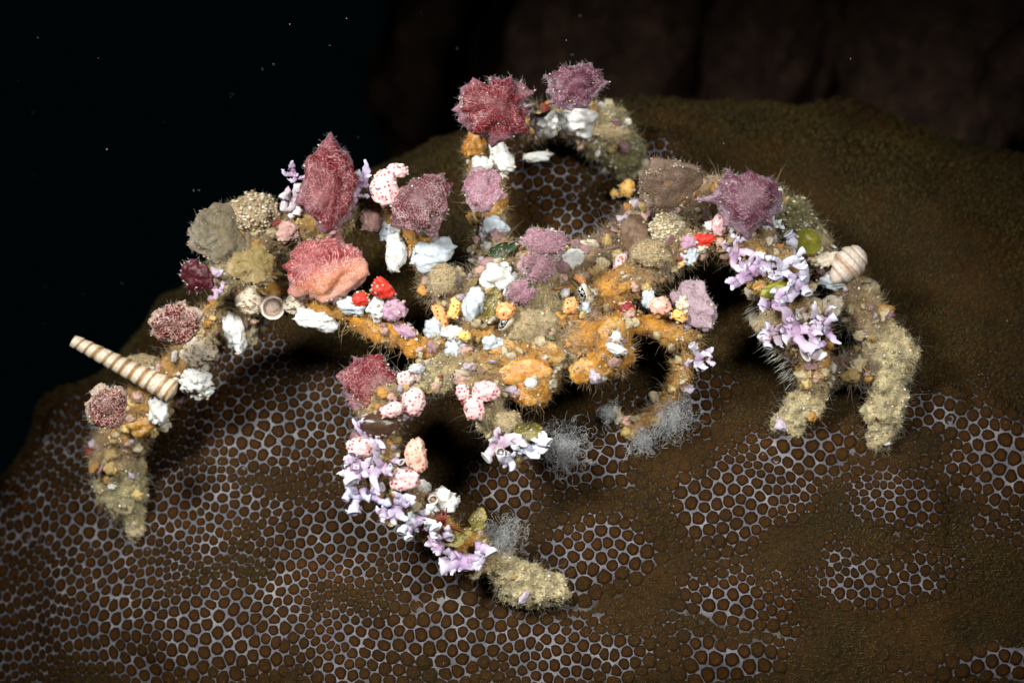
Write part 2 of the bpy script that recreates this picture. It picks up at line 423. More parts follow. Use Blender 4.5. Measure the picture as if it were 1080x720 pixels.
def cbump(u):
    x, y, z = u
    b = 0.018 * noise.noise((x * 5.2 + 3, y * 6.5, z * 2)) + 0.017 * noise.noise((x * 10 + y * 4, y * 14 + 5, z * 4))
    b += 0.005 * noise.noise((x * 24, y * 24, z * 9))
    if z > -0.1:
        b += 0.028 * knoll(CC[0] + CA[0] * x, CC[1] + CA[1] * y, CC[2] + CA[2] * z)
    return b
def csurf(u):
    k = 1 + cbump(u)
    return CC + CA * np.asarray(u) * k
def ray_surf(px, py):
    """depth z of the coral surface under a point of view, or None"""
    d = np.array(P(px, py, 0)) - np.array([0, 0, DIST]); d = d / DIST
    prev = None
    for i in range(90):
        z = 1.5 - i * 0.06
        p = np.array([0, 0, DIST]) + d * (DIST - z)
        q = (p - CC) / CA
        r = np.linalg.norm(q)
        f = r - 1 - cbump(q / r)
        if f < 0:
            return z
    return None

def build_coral():
    # skeleton: polar grid about the axis facing out of the slope, fine in front
    na = 560
    ths = list(np.linspace(0.002, math.pi * 0.56, 270)) + list(np.linspace(math.pi * 0.58, math.pi * 0.998, 26))
    nr = len(ths) - 1
    bmV = []
    for th in ths:
        for j in range(na):
            ph = 2 * math.pi * j / na
            bmV.append(csurf((math.sin(th) * math.cos(ph), math.sin(th) * math.sin(ph), math.cos(th))))
    fl = []
    for i in range(nr):
        for j in range(na):
            a = i * na + j; b = i * na + (j + 1) % na
            fl.append((a, a + na, b + na, b))
    root = link('coral_head', mesh_from('coral_head', np.array(bmV), np.array(fl), M['net'], {'fuzzy': [openness(p) if p[2] > -5.5 else 1.0 for p in bmV]}), F, kind='structure')

    # polyp sites: dart throwing on the surface, then relaxation
    SP = 0.120; SPG = 0.150
    sites = []
    grid = {}
    cand = rng.random((330000, 2))
    for a, b in cand:
        # candidates uniform over the ellipsoid surface near the view: draw directions
        x = -1 + 2 * a; y = -0.14 + 1.14 * b
        r2 = x * x + y * y
        if r2 > 0.9995: continue
        z = math.sqrt(1 - r2)
        p = CC + CA * np.array((x, y, z))
        qx, qy = pix(p)
        if qx < -130 or qx > 1210 or qy > 800: continue
        rr_ = (SP * (0.92 + 0.34 * noise.noise((p[0] * .7, p[1] * .9, p[2] * .7 + 5)))) ** 2
        k = (int(p[0] / SPG), int(p[1] / SPG), int(p[2] / SPG))
        ok = True
        for i in (-1, 0, 1):
            for j in (-1, 0, 1):
                for l in (-1, 0, 1):
                    for q in grid.get((k[0] + i, k[1] + j, k[2] + l), ()):
                        if (q[0] - p[0]) ** 2 + (q[1] - p[1]) ** 2 + (q[2] - p[2]) ** 2 < rr_:
                            ok = False; break
                    if not ok: break
                if not ok: break
            if not ok: break
        if ok:
            grid.setdefault(k, []).append(p)
            sites.append(p)
    S = []
    for p in sites:
        u = (p - CC) / CA
        S.append(csurf(u / np.linalg.norm(u)))
    S = np.array(S)
    def normals(S):
        out = []
        for p in S:
            u = (p - CC) / CA; u = u / np.linalg.norm(u)
            t1 = np.cross(u, (0.0, 1.0, 0.13)); t1 /= np.linalg.norm(t1); t2 = np.cross(u, t1)
            e = 0.006
            def q(v):
                return csurf(v / np.linalg.norm(v))
            d = np.cross(q(u + t1 * e) - q(u - t1 * e), q(u + t2 * e) - q(u - t2 * e))
            d /= np.linalg.norm(d)
            if d @ u < 0: d = -d
            out.append(d)
        return np.array(out)
    def cells(S):
        kd = kdtree.KDTree(len(S))
        for i, p in enumerate(S): kd.insert(p, i)
        kd.balance()
        Nn = normals(S)
        out = []
        for i, p in enumerate(S):
            n = Nn[i]
            t = np.cross(n, (0.0, 1.0, 0.13)); t /= np.linalg.norm(t)
            b = np.cross(n, t)
            R = 0.19
            poly = [(R, 0), (R * .7, R * .7), (0, R), (-R * .7, R * .7), (-R, 0), (-R * .7, -R * .7), (0, -R), (R * .7, -R * .7)]
            for co, j, dd in kd.find_n(p, 11):
                if j == i: continue
                d = S[j] - p
                dx, dy = d @ t, d @ b
                L2 = (dx * dx + dy * dy) * 0.5
                new = []
                m = len(poly)
                for q in range(m):
                    ax, ay = poly[q]; bx, by = poly[(q + 1) % m]
                    fa = ax * dx + ay * dy - L2; fb = bx * dx + by * dy - L2
                    if fa <= 0: new.append((ax, ay))
                    if (fa < 0 < fb) or (fb < 0 < fa):
                        s = fa / (fa - fb)
                        new.append((ax + s * (bx - ax), ay + s * (by - ay)))
                poly = new
                if len(poly) < 3: break
            out.append((poly, t, b))
        return out
    for it in range(2):
        cs = cells(S)
        for i, (poly, t, b) in enumerate(cs):
            if len(poly) < 3: continue
            cx = sum(q[0] for q in poly) / len(poly); cy = sum(q[1] for q in poly) / len(poly)
            p = S[i] + t * cx * 0.9 + b * cy * 0.9
            u = (p - CC) / CA; u /= np.linalg.norm(u)
            S[i] = csurf(u)
    cs = cells(S)
    Nn = normals(S)
    # colour patches: where the polyps are drawn in (pale skeleton shows) and where tentacles are out
    data = []
    for i, p in enumerate(S):
        qx, qy = pix(p)
        fz = min(1, max(0, openness(p) + random.uniform(-.1, .1)))
        data.append((qx, qy, fz))
    NA = 9
    angs = [2 * math.pi * k / NA for k in range(NA)]
    RH = ((1.0, -0.004), (0.84, 0.016), (0.42, 0.004))
    faces = []
    for r in range(2):
        for k in range(NA):
            k2 = (k + 1) % NA
            faces.append([r * NA + k, r * NA + k2, (r + 1) * NA + k2, (r + 1) * NA + k])
    for k in range(NA):
        faces.append([2 * NA + k, 2 * NA + (k + 1) % NA, 3 * NA])
    rho = [1.0] * NA + [0.8] * NA + [0.42] * NA + [0.0]
    polys = []
    for i, p in enumerate(S):
        poly, t, b = cs[i]
        qx, qy, fz = data[i]
        n = Nn[i]
        if len(poly) < 3 or n @ (np.array([0, 0, DIST]) - p) < -0.25 * DIST: continue
        m = len(poly)
        shrink = (0.955 - 0.06 * random.random()) * (1 - fz) + 1.16 * fz
        cx = sum(q[0] for q in poly) / m; cy = sum(q[1] for q in poly) / m
        rad = []
        for a in angs:
            ca, sa = math.cos(a), math.sin(a)
            best = 0.18
            for q in range(m):
                ax, ay = poly[q][0] - cx, poly[q][1] - cy
                ex, ey = poly[(q + 1) % m][0] - poly[q][0], poly[(q + 1) % m][1] - poly[q][1]
                den = ca * ey - sa * ex
                if abs(den) < 1e-9: continue
                tt = (ax * ey - ay * ex) / den
                if tt > 0: best = min(best, tt)
            rad.append(best)
        mean = sum(rad) / NA
        rad = [(0.7 * r + 0.3 * min(mean, r)) * shrink for r in rad]
        up = 1 - 0.85 * fz
        V = []
        ctr = p + t * cx + b * cy
        tiltx, tilty = random.uniform(-.06, .06), random.uniform(-.06, .06)
        for (s, h) in RH:
            for a, r in zip(angs, rad):
                lx, ly = math.cos(a) * r * s, math.sin(a) * r * s
                V.append(t * lx + b * ly + n * (h * up + 0.006 * fz + 0.004 * fz * random.random() + (lx * tiltx + ly * tilty) * (s < 1)))
        V.append(n * (0.016 * up))
        area = mean * mean * max(0, n[2])
        vis = -20 < qx < 1100 and 90 < qy < 730
        polys.append((area * (1 - 0.9 * fz) if vis else 0, ctr, np.array(V), fz, qx, qy, n))
    # the largest 300 in clear view become single parts
    def clear(q):
        x, y = q[4], q[5]
        if not (12 < x < 1068 and 400 < y < 712): return False
        for (a, b, ra, rb) in ((140, 490, 60, 95), (440, 480, 110, 90), (540, 590, 90, 60), (560, 440, 90, 70), (690, 430, 70, 60), (880, 400, 100, 80)):
            if abs(x - a) < ra and abs(y - b) < rb: return False
        return True
    order = sorted(range(len(polys)), key=lambda i: -(polys[i][0] if clear(polys[i]) else 0))
    top = set(order[:300])
    for i in order[:300]:
        q = polys[i]
        me = mesh_from('polyp', q[2], faces, M['polyp'], {'rho': rho, 'fuzzy': [q[3]] * len(rho)})
        link('polyp', me, Matrix.Translation(Vector(q[1])), parent=root)
    VV, FF, RR, ZZ = [], [], [], []
    off = 0
    for i, q in enumerate(polys):
        if i in top: continue
        VV.append(q[2] + q[1]); RR += rho; ZZ += [q[3]] * len(rho)
        FF += [[k + off for k in f] for f in faces]
        off += len(rho)
    me = mesh_from('polyps', np.vstack(VV), FF, M['polyp'], {'rho': RR, 'fuzzy': ZZ})
    link('polyp_field', me, Matrix.Identity(4), parent=root, kind='stuff')
    # tentacles of the open polyps
    pts, nrm, cl, ln = [], [], [], []
    for q in polys:
        if q[3] < 0.2 or not (-40 < q[4] < 1120 and q[5] < 760): continue
        k = int(34 * q[3])
        n = q[6]
        for _ in range(k):
            a = random.random() * 6.283; r = 0.075 * math.sqrt(random.random())
            t = np.cross(n, (0.0, 1.0, 0.13)); t /= np.linalg.norm(t); b = np.cross(n, t)
            pts.append(q[1] + t * math.cos(a) * r + b * math.sin(a) * r + n * 0.008)
            nrm.append(n)
            g = random.random()
            w = (0.45 + 1.0 * random.random() ** 2) * (1 + 0.6 * noise.noise((q[1][0] * .9, q[1][1] * 1.3, q[1][2])))
            cl.append((0.040 * w, (0.0235 + 0.009 * g) * w, 0.005 * w, 1))
            ln.append(random.uniform(0.02, 0.05) * (0.5 + 0.5 * q[3]))
    me = spikes_mesh('tentacles', np.array(pts), np.array(nrm), np.array(ln), 0.0075, np.array(cl), 0.7, M['tentacle'])
    link('tentacles', me, Matrix.Identity(4), parent=root, kind='stuff')

def spikes_mesh(name, pts, nrm, length, width, cols, curl, mat):
    n = len(pts)
    r1 = rng.normal(size=(n, 3)); r1 /= np.linalg.norm(r1, axis=1, keepdims=True)
    a = np.cross(nrm, r1); a /= (np.linalg.norm(a, axis=1, keepdims=True) + 1e-9); b = np.cross(nrm, a)
    V = np.zeros((n, 4, 3))
    for k in range(3):
        V[:, k] = pts + (a * math.cos(k * 2.0944) + b * math.sin(k * 2.0944)) * width
    V[:, 3] = pts + (nrm + r1 * curl) * length[:, None]
    o = (np.arange(n) * 4)[:, None]
    Fc = np.concatenate([np.concatenate([o + k, o + (k + 1) % 3, o + 3], 1) for k in range(3)], 0)
    C = np.repeat(cols[:, None, :], 4, axis=1).copy(); C[:, 3, :3] *= 1.5
    return mesh_from(name, V.reshape(-1, 3), Fc, mat, {'col': C.reshape(-1, 4)})

def hairs(name, pts, nrm, length, width, cols, curl, mat, tip=0.25):
    """tapered three-sided hairs, one mesh"""
    n = len(pts)
    length = np.broadcast_to(np.asarray(length, dtype=float), (n,))
    width = np.broadcast_to(np.asarray(width, dtype=float), (n,))
    r1 = rng.normal(size=(n, 3)); r2 = rng.normal(size=(n, 3))
    r1 /= np.linalg.norm(r1, axis=1, keepdims=True); r2 /= np.linalg.norm(r2, axis=1, keepdims=True)
    L = length[:, None]
    d1 = nrm + r1 * curl * 0.6
    d2 = nrm + r1 * curl * 0.6 + r2 * curl
    p0 = pts - nrm * 0.1 * L
    p1 = p0 + d1 * L * 0.55
    p2 = p1 + d2 * L * 0.5
    a = np.cross(nrm, r2); a /= (np.linalg.norm(a, axis=1, keepdims=True) + 1e-9)
    b = np.cross(nrm, a)
    V = np.zeros((n, 7, 3)); w = width[:, None]
    for k in range(3):
        c, s = math.cos(k * 2.0944), math.sin(k * 2.0944)
        V[:, k] = p0 + (a * c + b * s) * w
        V[:, 3 + k] = p1 + (a * c + b * s) * w * 0.75
    V[:, 6] = p2
    o = (np.arange(n) * 7)[:, None]
    quads = []
    for k in range(3):
        k2 = (k + 1) % 3
        quads.append(np.concatenate([o + k, o + k2, o + 3 + k2], 1))
        quads.append(np.concatenate([o + k, o + 3 + k2, o + 3 + k], 1))
        quads.append(np.concatenate([o + 3 + k, o + 3 + k2, o + 6], 1))
    Fc = np.concatenate(quads, 0)
    C = np.repeat(np.asarray(cols)[:, None, :], 7, axis=1).copy()
    C[:, 6, :3] = C[:, 6, :3] * (1 + tip)
    return mesh_from(name, V.reshape(-1, 3), Fc, mat, {'col': C.reshape(-1, 4)})

build_coral()

# ------------------------------------------------------------------ the crab's body
O_ = (0.54, 0.24, 0.025); A_ = (0.44, 0.23, 0.05); T_ = (0.62, 0.53, 0.29); B_ = (0.34, 0.22, 0.10); G_ = (0.36, 0.32, 0.15); D_ = (0.13, 0.07, 0.05)
LEGS = [
 # joints: px, py, depth, radius, colour
 [(528, 300, -1.0, .26, B_), (518, 250, -1.25, .15, B_), (515, 215, -1.4, .15, O_), (512, 185, -1.5, .17, B_), (505, 150, -1.6, .16, O_), (522, 122, -1.75, .2, B_), (565, 128, -2.0, .15, B_), (605, 122, -2.2, .17, B_), (642, 140, -2.5, .24, G_), (660, 172, -2.7, .22, G_), (668, 188, -2.8, .13, G_)],
 [(495, 330, -.75, .22, B_), (462, 300, -.8, .17, B_), (440, 265, -.75, .13, A_), (428, 240, -.75, .14, O_), (395, 222, -.8, .14, B_), (345, 230, -1.0, .2, A_), (305, 250, -1.3, .2, B_), (262, 258, -1.7, .24, B_), (238, 285, -1.95, .16, G_), (258, 335, -2.4, .12, G_), (272, 362, -2.6, .17, T_), (284, 388, -2.75, .17, T_)],
 [(485, 365, -.5, .2, B_), (440, 366, -.3, .13, O_), (400, 346, -.2, .13, O_), (355, 320, -.25, .17, O_), (318, 306, -.45, .17, O_), (285, 312, -.65, .19, A_), (245, 328, -.9, .2, B_), (208, 362, -1.1, .22, A_), (170, 408, -1.4, .2, A_), (143, 442, -1.6, .24, A_), (118, 472, -1.75, .2, B_), (125, 505, -1.9, .27, G_), (138, 540, -2.05, .17, T_), (146, 568, -2.15, .07, T_)],
 [(495, 385, -.3, .2, B_), (445, 405, .0, .15, G_), (405, 425, .05, .2, B_), (395, 460, .1, .17, B_), (398, 490, .1, .2, A_), (415, 518, .05, .19, B_), (450, 545, -.05, .17, A_), (488, 575, -.2, .16, O_), (522, 598, -.38, .18, T_), (556, 618, -.48, .24, T_), (586, 622, -.55, .2, T_)],
 [(525, 380, -.15, .22, A_), (512, 415, .05, .17, B_), (522, 448, .08, .17, T_), (545, 466, .0, .15, B_)],
 [(592, 368, -.2, .15, B_), (622, 352, -.15, .12, O_), (645, 345, -.05, .16, O_), (650, 372, .03, .2, O_), (622, 393, .08, .15, O_)],
 [(600, 345, -.45, .18, B_), (650, 338, -.45, .12, O_), (690, 344, -.35, .12, O_), (722, 354, -.38, .17, A_), (727, 376, -.45, .12, A_), (708, 412, -.6, .09, A_), (685, 443, -.8, .085, A_), (666, 457, -.9, .07, A_), (650, 432, -.95, .05, T_)],
 [(600, 325, -.65, .2, B_), (648, 308, -.7, .2, O_), (685, 282, -.7, .2, B_), (722, 262, -.7, .15, B_), (760, 252, -.65, .17, A_), (800, 265, -.55, .22, B_), (825, 305, -.5, .26, A_), (843, 345, -.5, .24, B_), (862, 378, -.6, .18, A_), (850, 425, -.82, .19, T_), (826, 452, -.95, .15, T_)],
 [(600, 300, -.9, .22, B_), (648, 255, -1.1, .19, D_), (690, 220, -1.3, .2, D_), (750, 212, -1.3, .18, B_), (800, 215, -1.2, .2, B_), (848, 250, -1.1, .2, G_), (888, 295, -1.1, .18, B_), (915, 335, -.95, .2, B_), (940, 375, -.8, .26, T_), (932, 425, -.85, .24, T_), (928, 462, -.95, .16, T_)],
 # carapace, mouth field, shadow-toned bridge
 [(545, 325, -.65, .5, B_), (560, 345, -.5, .52, T_), (560, 375, -.35, .42, T_)],
 [(535, 300, -.75, .36, B_), (575, 290, -.8, .34, B_)],
 [(548, 392, -.1, .26, O_), (562, 412, -.02, .22, O_)],
 [(520, 345, -.45, .4, A_), (596, 340, -.5, .34, T_)],
 [(868, 388, -.75, .16, D_), (905, 392, -.8, .17, D_), (930, 370, -.85, .2, T_)],  # shadow between the lower right legs, shaped as a dark-coloured bridge
]
SAMP = []        # (pos, radius, colour, leg)
for li, leg in enumerate(LEGS):
    pts = [(P(a, b, c), r, k) for a, b, c, r, k in leg]
    for (p, r, k), (q, s, l) in zip(pts[:-1], pts[1:]):
        n = max(2, int((q - p).length / (0.35 * min(r, s))) + 1)
        for i in range(n):
            t = i / n
            SAMP.append((p.lerp(q, t), r + (s - r) * t, Vector(k).lerp(Vector(l), t), li))
    SAMP.append((pts[-1][0], pts[-1][1], Vector(pts[-1][2]), li))

def build_crab():
    V0, F0 = ICO[2]
    VV, FF = [], []
    for i, (p, r, c, li) in enumerate(SAMP):
        k = 1 + 0.42 * noise.noise(p * 3.4) + 0.2 * (random.random() - .5)
        VV.append(V0 * r * k * 1.08 + np.array(p)); FF.append(F0 + i * len(V0))
    me = mesh_from('raw', np.vstack(VV), np.vstack(FF))
    o = bpy.data.objects.new('raw', me); col.objects.link(o)
    md = o.modifiers.new('r', 'REMESH'); md.mode = 'VOXEL'; md.voxel_size = 0.034
    sm = o.modifiers.new('s', 'SMOOTH'); sm.iterations = 4
    bpy.context.view_layer.update()
    dg = bpy.context.evaluated_depsgraph_get()
    ev = o.evaluated_get(dg)
    body = bpy.data.meshes.new_from_object(ev)
    body.name = 'crab_body'
    bpy.data.objects.remove(o); bpy.data.meshes.remove(me)
    kd = kdtree.KDTree(len(SAMP))
    for i, s in enumerate(SAMP): kd.insert(s[0], i)
    kd.balance()
    C = []
    nv = [v.normal.copy() for v in body.vertices]
    for v, nn in zip(body.vertices, nv):
        p = v.co
        h = 0.075 * fbm(p, 4.5, 4) + 0.03 * abs(noise.noise(p * 22))
        _, i, d = kd.find(p)
        c = SAMP[i][2]
        if c.y / c.x > .74: h += 0.06 * fbm(p, 9, 3) - 0.02 + 0.05 * abs(noise.noise(p * 6))
        v.co = p + nn * h
        t = 0.5 + 0.7 * noise.noise(p * 7) + .3 * noise.noise(p * 19)
        mixed = c.lerp(Vector((0.5, 0.4, 0.28)), 0.5 * max(0, noise.noise(p * 9 + Vector((5, 0, 0)))))
        C.append((*(mixed * (0.6 + 0.7 * t)), 1))
    body.attributes.new('col', 'FLOAT_COLOR', 'POINT').data.foreach_set('color', np.array(C, dtype=np.float32).ravel())
    body.materials.clear(); body.materials.append(M['crab'])
    body.polygons.foreach_set('use_smooth', np.ones(len(body.polygons), dtype=bool))
    body.update()
    crab = link('decorator_crab', body, F, label='orange and tan decorator crab clinging to the coral head, covered in living bits', cat='crab')
    # surface samples
    body.calc_loop_triangles()
    tri = np.array([t.vertices[:] for t in body.loop_triangles])
    co = np.array([v.co[:] for v in body.vertices])
    A, B, Cc = co[tri[:, 0]], co[tri[:, 1]], co[tri[:, 2]]
    cr = np.cross(B - A, Cc - A); ar = np.linalg.norm(cr, axis=1); nr = cr / (ar[:, None] + 1e-12)
    colr = np.array(C)
    def sample(n, w=None):
        pr = ar if w is None else ar * w
        ids = rng.choice(len(tri), n, p=pr / pr.sum())
        u = rng.random((n, 2)); f = u.sum(1) > 1; u[f] = 1 - u[f]
        p = A[ids] + (B - A)[ids] * u[:, :1] + (Cc - A)[ids] * u[:, 1:]
        return p, nr[ids], colr[tri[ids, 0]]
    # orange bare stretches carry less growth
    cen = (A + B + Cc) / 3
    tc = colr[tri[:, 0]]
    bare = np.clip((tc[:, 0] / (tc[:, 1] + 1e-3) - 1.5) * 1.2, 0, 0.85)
    facing = np.clip(nr[:, 2] + 0.6, 0.1, 1.6)
    w = (1 - bare) * facing
    p, n, c = sample(70000, w)
    L = rng.uniform(0.03, 0.12, len(p)); L *= np.where((c[:, 0] > .33) & (c[:, 1] / (c[:, 0] + 1e-6) > .74), .42, 1.0); sel = rng.random(len(p)) < 0.05; L[sel] *= 2.0
    base = np.array([(0.50, 0.42, 0.26), (0.34, 0.28, 0.14), (0.60, 0.54, 0.42), (0.22, 0.20, 0.09), (0.40, 0.40, 0.36)])
    hc = base[rng.choice(5, len(p), p=[.34, .26, .16, .12, .12])] * rng.uniform(.6, 1.2, (len(p), 1))
    hc = 0.55 * hc + 0.75 * c[:, :3]
    hc = np.concatenate([hc, np.ones((len(p), 1))], 1)
    link('fuzz', hairs('fuzz', p, n, L, 0.0024, hc, 1.1, M['hair']), Matrix.Identity(4), parent=crab, kind='stuff')
    # faint longer filaments that blur the outline
    p, n, c = sample(9000, w)
    hc = np.tile((.60, .56, .46, 1), (len(p), 1)) * rng.uniform(.5, 1.1, (len(p), 1)); hc[:, 3] = 1
    link('filaments', hairs('filaments', p, n, rng.uniform(.08, .2, len(p)), 0.0015, hc, 1.0, M['thread']), Matrix.Identity(4), parent=crab, kind='stuff')
    # grit and crumbs
    def crumbs(name, num, lo, hi, pal, pw, sub=1, wt=None, sink=0.2):
        p, n, c = sample(num, w if wt is None else wt)
        V0, F0 = ICO[sub]
        pal = np.array(pal)
        VV, FF, CC_ = [], [], []
        for i in range(num):
            s = random.uniform(lo, hi) * (0.7 + 0.6 * random.random())
            R = np.array(Matrix.Rotation(random.random() * 6.28, 3, Vector(rng.normal(size=3)).normalized()))
            q = V0 * (1 + 0.35 * rng.normal(size=(len(V0), 1)).clip(-1, 1)) * np.array([1, random.uniform(.5, 1), random.uniform(.45, .9)])
            VV.append((q * s) @ R.T + p[i] + n[i] * s * (1 - sink)); FF.append(F0 + i * len(V0))
            k = pal[rng.choice(len(pal), p=pw)] * random.uniform(.7, 1.15)
            CC_.append(np.tile((*k, 1), (len(V0), 1)))
        me = mesh_from(name, np.vstack(VV), np.vstack(FF), M['bits'], {'col': np.vstack(CC_)})
        link(name, me, Matrix.Identity(4), parent=crab, kind='stuff')
    pal = [(.78, .72, .60), (.80, .78, .76), (.55, .30, .24), (.48, .40, .24), (.60, .26, .05), (.20, .14, .07), (.45, .32, .38), (.20, .22, .06), (.3, .04, .03)]
    crumbs('grit', 8000, 0.006, 0.018, pal, [.22, .06, .06, .40, .05, .14, .03, .03, .01])
    notfoot = w * np.where((tc[:, 0] > .33) & (tc[:, 1] / (tc[:, 0] + 1e-6) > .74), .08, 1.0)
    foot = ar * np.where((tc[:, 0] > .25) & (tc[:, 1] / (tc[:, 0] + 1e-6) > .74), 1.0, .02)
    crumbs('sand', 3800, 0.005, 0.014, [(.66, .58, .40), (.50, .42, .24), (.72, .68, .56), (.34, .27, .13), (.5, .3, .12)], [.34, .3, .16, .14, .06], wt=foot, sink=.3)
    # overlapping crust of small growths: lumps, flakes and cups of many colours
    def crust(num):
        p, n, c = sample(num, notfoot)
        pal = [(.66, .65, .61), (.54, .47, .34), (.48, .41, .48), (.46, .29, .23), (.48, .24, .05), (.36, .25, .09), (.46, .38, .22), (.30, .17, .18), (.54, .40, .15), (.40, .33, .2), (.17, .16, .05), (.24, .03, .025), (.58, .56, .58)]
        VV, FF, CC_, off = [], [], [], 0
        for i in range(num):
            q0 = Vector(p[i])
            reg = noise.noise(q0 * 1.7) * 5 + noise.noise(q0 * 4) * 4 + random.gauss(0, 2.2) + 5
            k = Vector(pal[int(abs(reg)) % len(pal)]) * random.uniform(.7, 1.1)
            s_ = random.uniform(.03, .085) * random.uniform(.7, 1.25)
            flat = random.random()
            dims = (1, random.uniform(.6, 1), random.uniform(.6, .9)) if flat < .6 else (1, random.uniform(.5, 1), .22)
            V0, F0 = ICO[3 if s_ > .05 else 2]
            R = Matrix.Rotation(random.random() * 6.28, 3, Vector(rng.normal(size=3)).normalized())
            sd = Vector((i * 1.37, 0, 0))
            out = []
            for d in V0:
                d = Vector(d)
                r = 1 + .55 * noise.noise(d * 1.6 + sd) + .28 * noise.noise(d * 4 + sd)
                e = Vector((d.x * dims[0], d.y * dims[1], d.z * dims[2])) * r * s_
                out.append((R @ e)[:])
            VV.append(np.array(out) + p[i] + n[i] * s_ * (.25 if flat < .6 else .6)); FF.append(F0 + off); off += len(V0)
            CC_.append(np.tile((*k, 1), (len(V0), 1)))
        me = mesh_from('crust', np.vstack(VV), np.vstack(FF), M['bits'], {'col': np.vstack(CC_)})
        link('crust', me, Matrix.Identity(4), parent=crab, kind='stuff')
    crust(1450)
    # pale setae brushing off the underside of the big right leg
    pp, nn, ll = [], [], []
    for _ in range(130):
        t = random.random()
        a = P(790, 322, -.45).lerp(P(838, 405, -.6), t)
        pp.append(a + Vector((random.uniform(-.06, .06), random.uniform(-.06, .06), random.uniform(-.1, .15))))
        nn.append(Vector((-.75, -.6, .25 * random.random())).normalized()); ll.append(random.uniform(.06, .2))
    for _ in range(70):
        t = random.random()
        a = P(640, 360, -.1).lerp(P(560, 350, 0), t)
        pp.append(a + Vector((random.uniform(-.3, .3), random.uniform(-.3, .3), .1)))
        nn.append(Vector(rng.normal(size=3) + np.array([0, -.4, .6])).normalized()); ll.append(random.uniform(.12, .35))
    cl = np.tile((.6, .58, .5, 1), (len(pp), 1)) * rng.uniform(.6, 1.1, (len(pp), 1))
    link('setae', hairs('setae', np.array(pp), np.array(nn), np.array(ll), 0.003, cl, 0.4, M['hair']), Matrix.Identity(4), parent=crab, kind='stuff')
    # eyes: oval, black with a pale reticulation, in a pale lid
    for (px, py, z, rot, nm) in ((532, 340, .16, -35, 0), (614, 309, .02, 20, 1)):
        V0, F0 = ICO[3]
        me = mesh_from('eye', V0 * np.array([.055, .10, .06]), F0, M['eye'])
        link('eye', me, Matrix.Translation(P(px, py, z)) @ Matrix.Rotation(math.radians(rot), 4, 'Z'), parent=crab)
        V1 = V0 * np.array([.05, .115, .06]) + np.array([.028, .006, -.012])
        me = mesh_from('eyelid', V1, F0, M['cream'])
        link('eyelid', me, Matrix.Translation(P(px, py, z)) @ Matrix.Rotation(math.radians(rot - 14), 4, 'Z'), parent=crab)
    bvh = BVHTree.FromPolygons([v.co.copy() for v in body.vertices], [p.vertices[:] for p in body.polygons])
    return crab, bvh
crab, BVH = build_crab()

def leg_z(px, py):
    """depth of the crab's own surface at (or nearest to) a spot"""
    o = Vector((0, 0, DIST))
    zs = []
    for dx, dy in ((0, 0), (7, 0), (-7, 0), (0, 7), (0, -7)):
        hit = BVH.ray_cast(o, (P(px + dx, py + dy, 0) - o).normalized())[0]
        if hit: zs.append(hit.z)
    if len(zs) > 1:
        zs.sort()
        return zs[len(zs) // 2] - 0.10
    best, bz = 1e9, 0
    for (p, r, c, li) in SAMP:
        q = pix(p)
        d = math.hypot(q[0] - px, q[1] - py) - 0.3 * r / SC / DIST
        if d < best - 0.5:
            best, bz = d, p.z + r * 0.3
    return bz

# ------------------------------------------------------------------ growth builders
def place(px, py, dz=0.0, rot=0.0, tilt=(0, 0), z=None):
    zz = (leg_z(px, py) if z is None else z) + dz
    return F @ Matrix.Translation(P(px, py, zz)) @ Matrix.Rotation(math.radians(rot), 4, 'Z') @ Matrix.Rotation(math.radians(tilt[0]), 4, 'X') @ Matrix.Rotation(math.radians(tilt[1]), 4, 'Y')

def fringe(parent, V, Fc, n, L, colr=(.55, .5, .44), rimonly=True, name='fringe'):
    n = int(n * 1.3)
    V = np.asarray(V); tri = Fc[:, :3]
    A, B, C = V[tri[:, 0]], V[tri[:, 1]], V[tri[:, 2]]
    cr = np.cross(B - A, C - A); ar = np.linalg.norm(cr, axis=1) + 1e-12
    nr = cr / ar[:, None]
    w = ar * (np.clip(1 - np.abs(nr[:, 2]) * 1.15, 0.0, 1) ** 2 + 1e-9 if rimonly else 1.0) * (nr[:, 2] > -0.4)
    ids = rng.choice(len(tri), n, p=w / w.sum())
    u = rng.random((n, 2)); f = u.sum(1) > 1; u[f] = 1 - u[f]
    p = A[ids] + (B - A)[ids] * u[:, :1] + (C - A)[ids] * u[:, 1:]
    cl = np.tile((*colr, 1), (n, 1)) * rng.uniform(.55, 1.2, (n, 1)); cl[:, 3] = 1
    me = hairs(name, p, nr[ids], rng.uniform(.4, 1.3, n) * L, 0.0022, cl, 0.9, M['hair'])
    link(name, me, Matrix.Identity(4), parent=parent, kind='stuff')

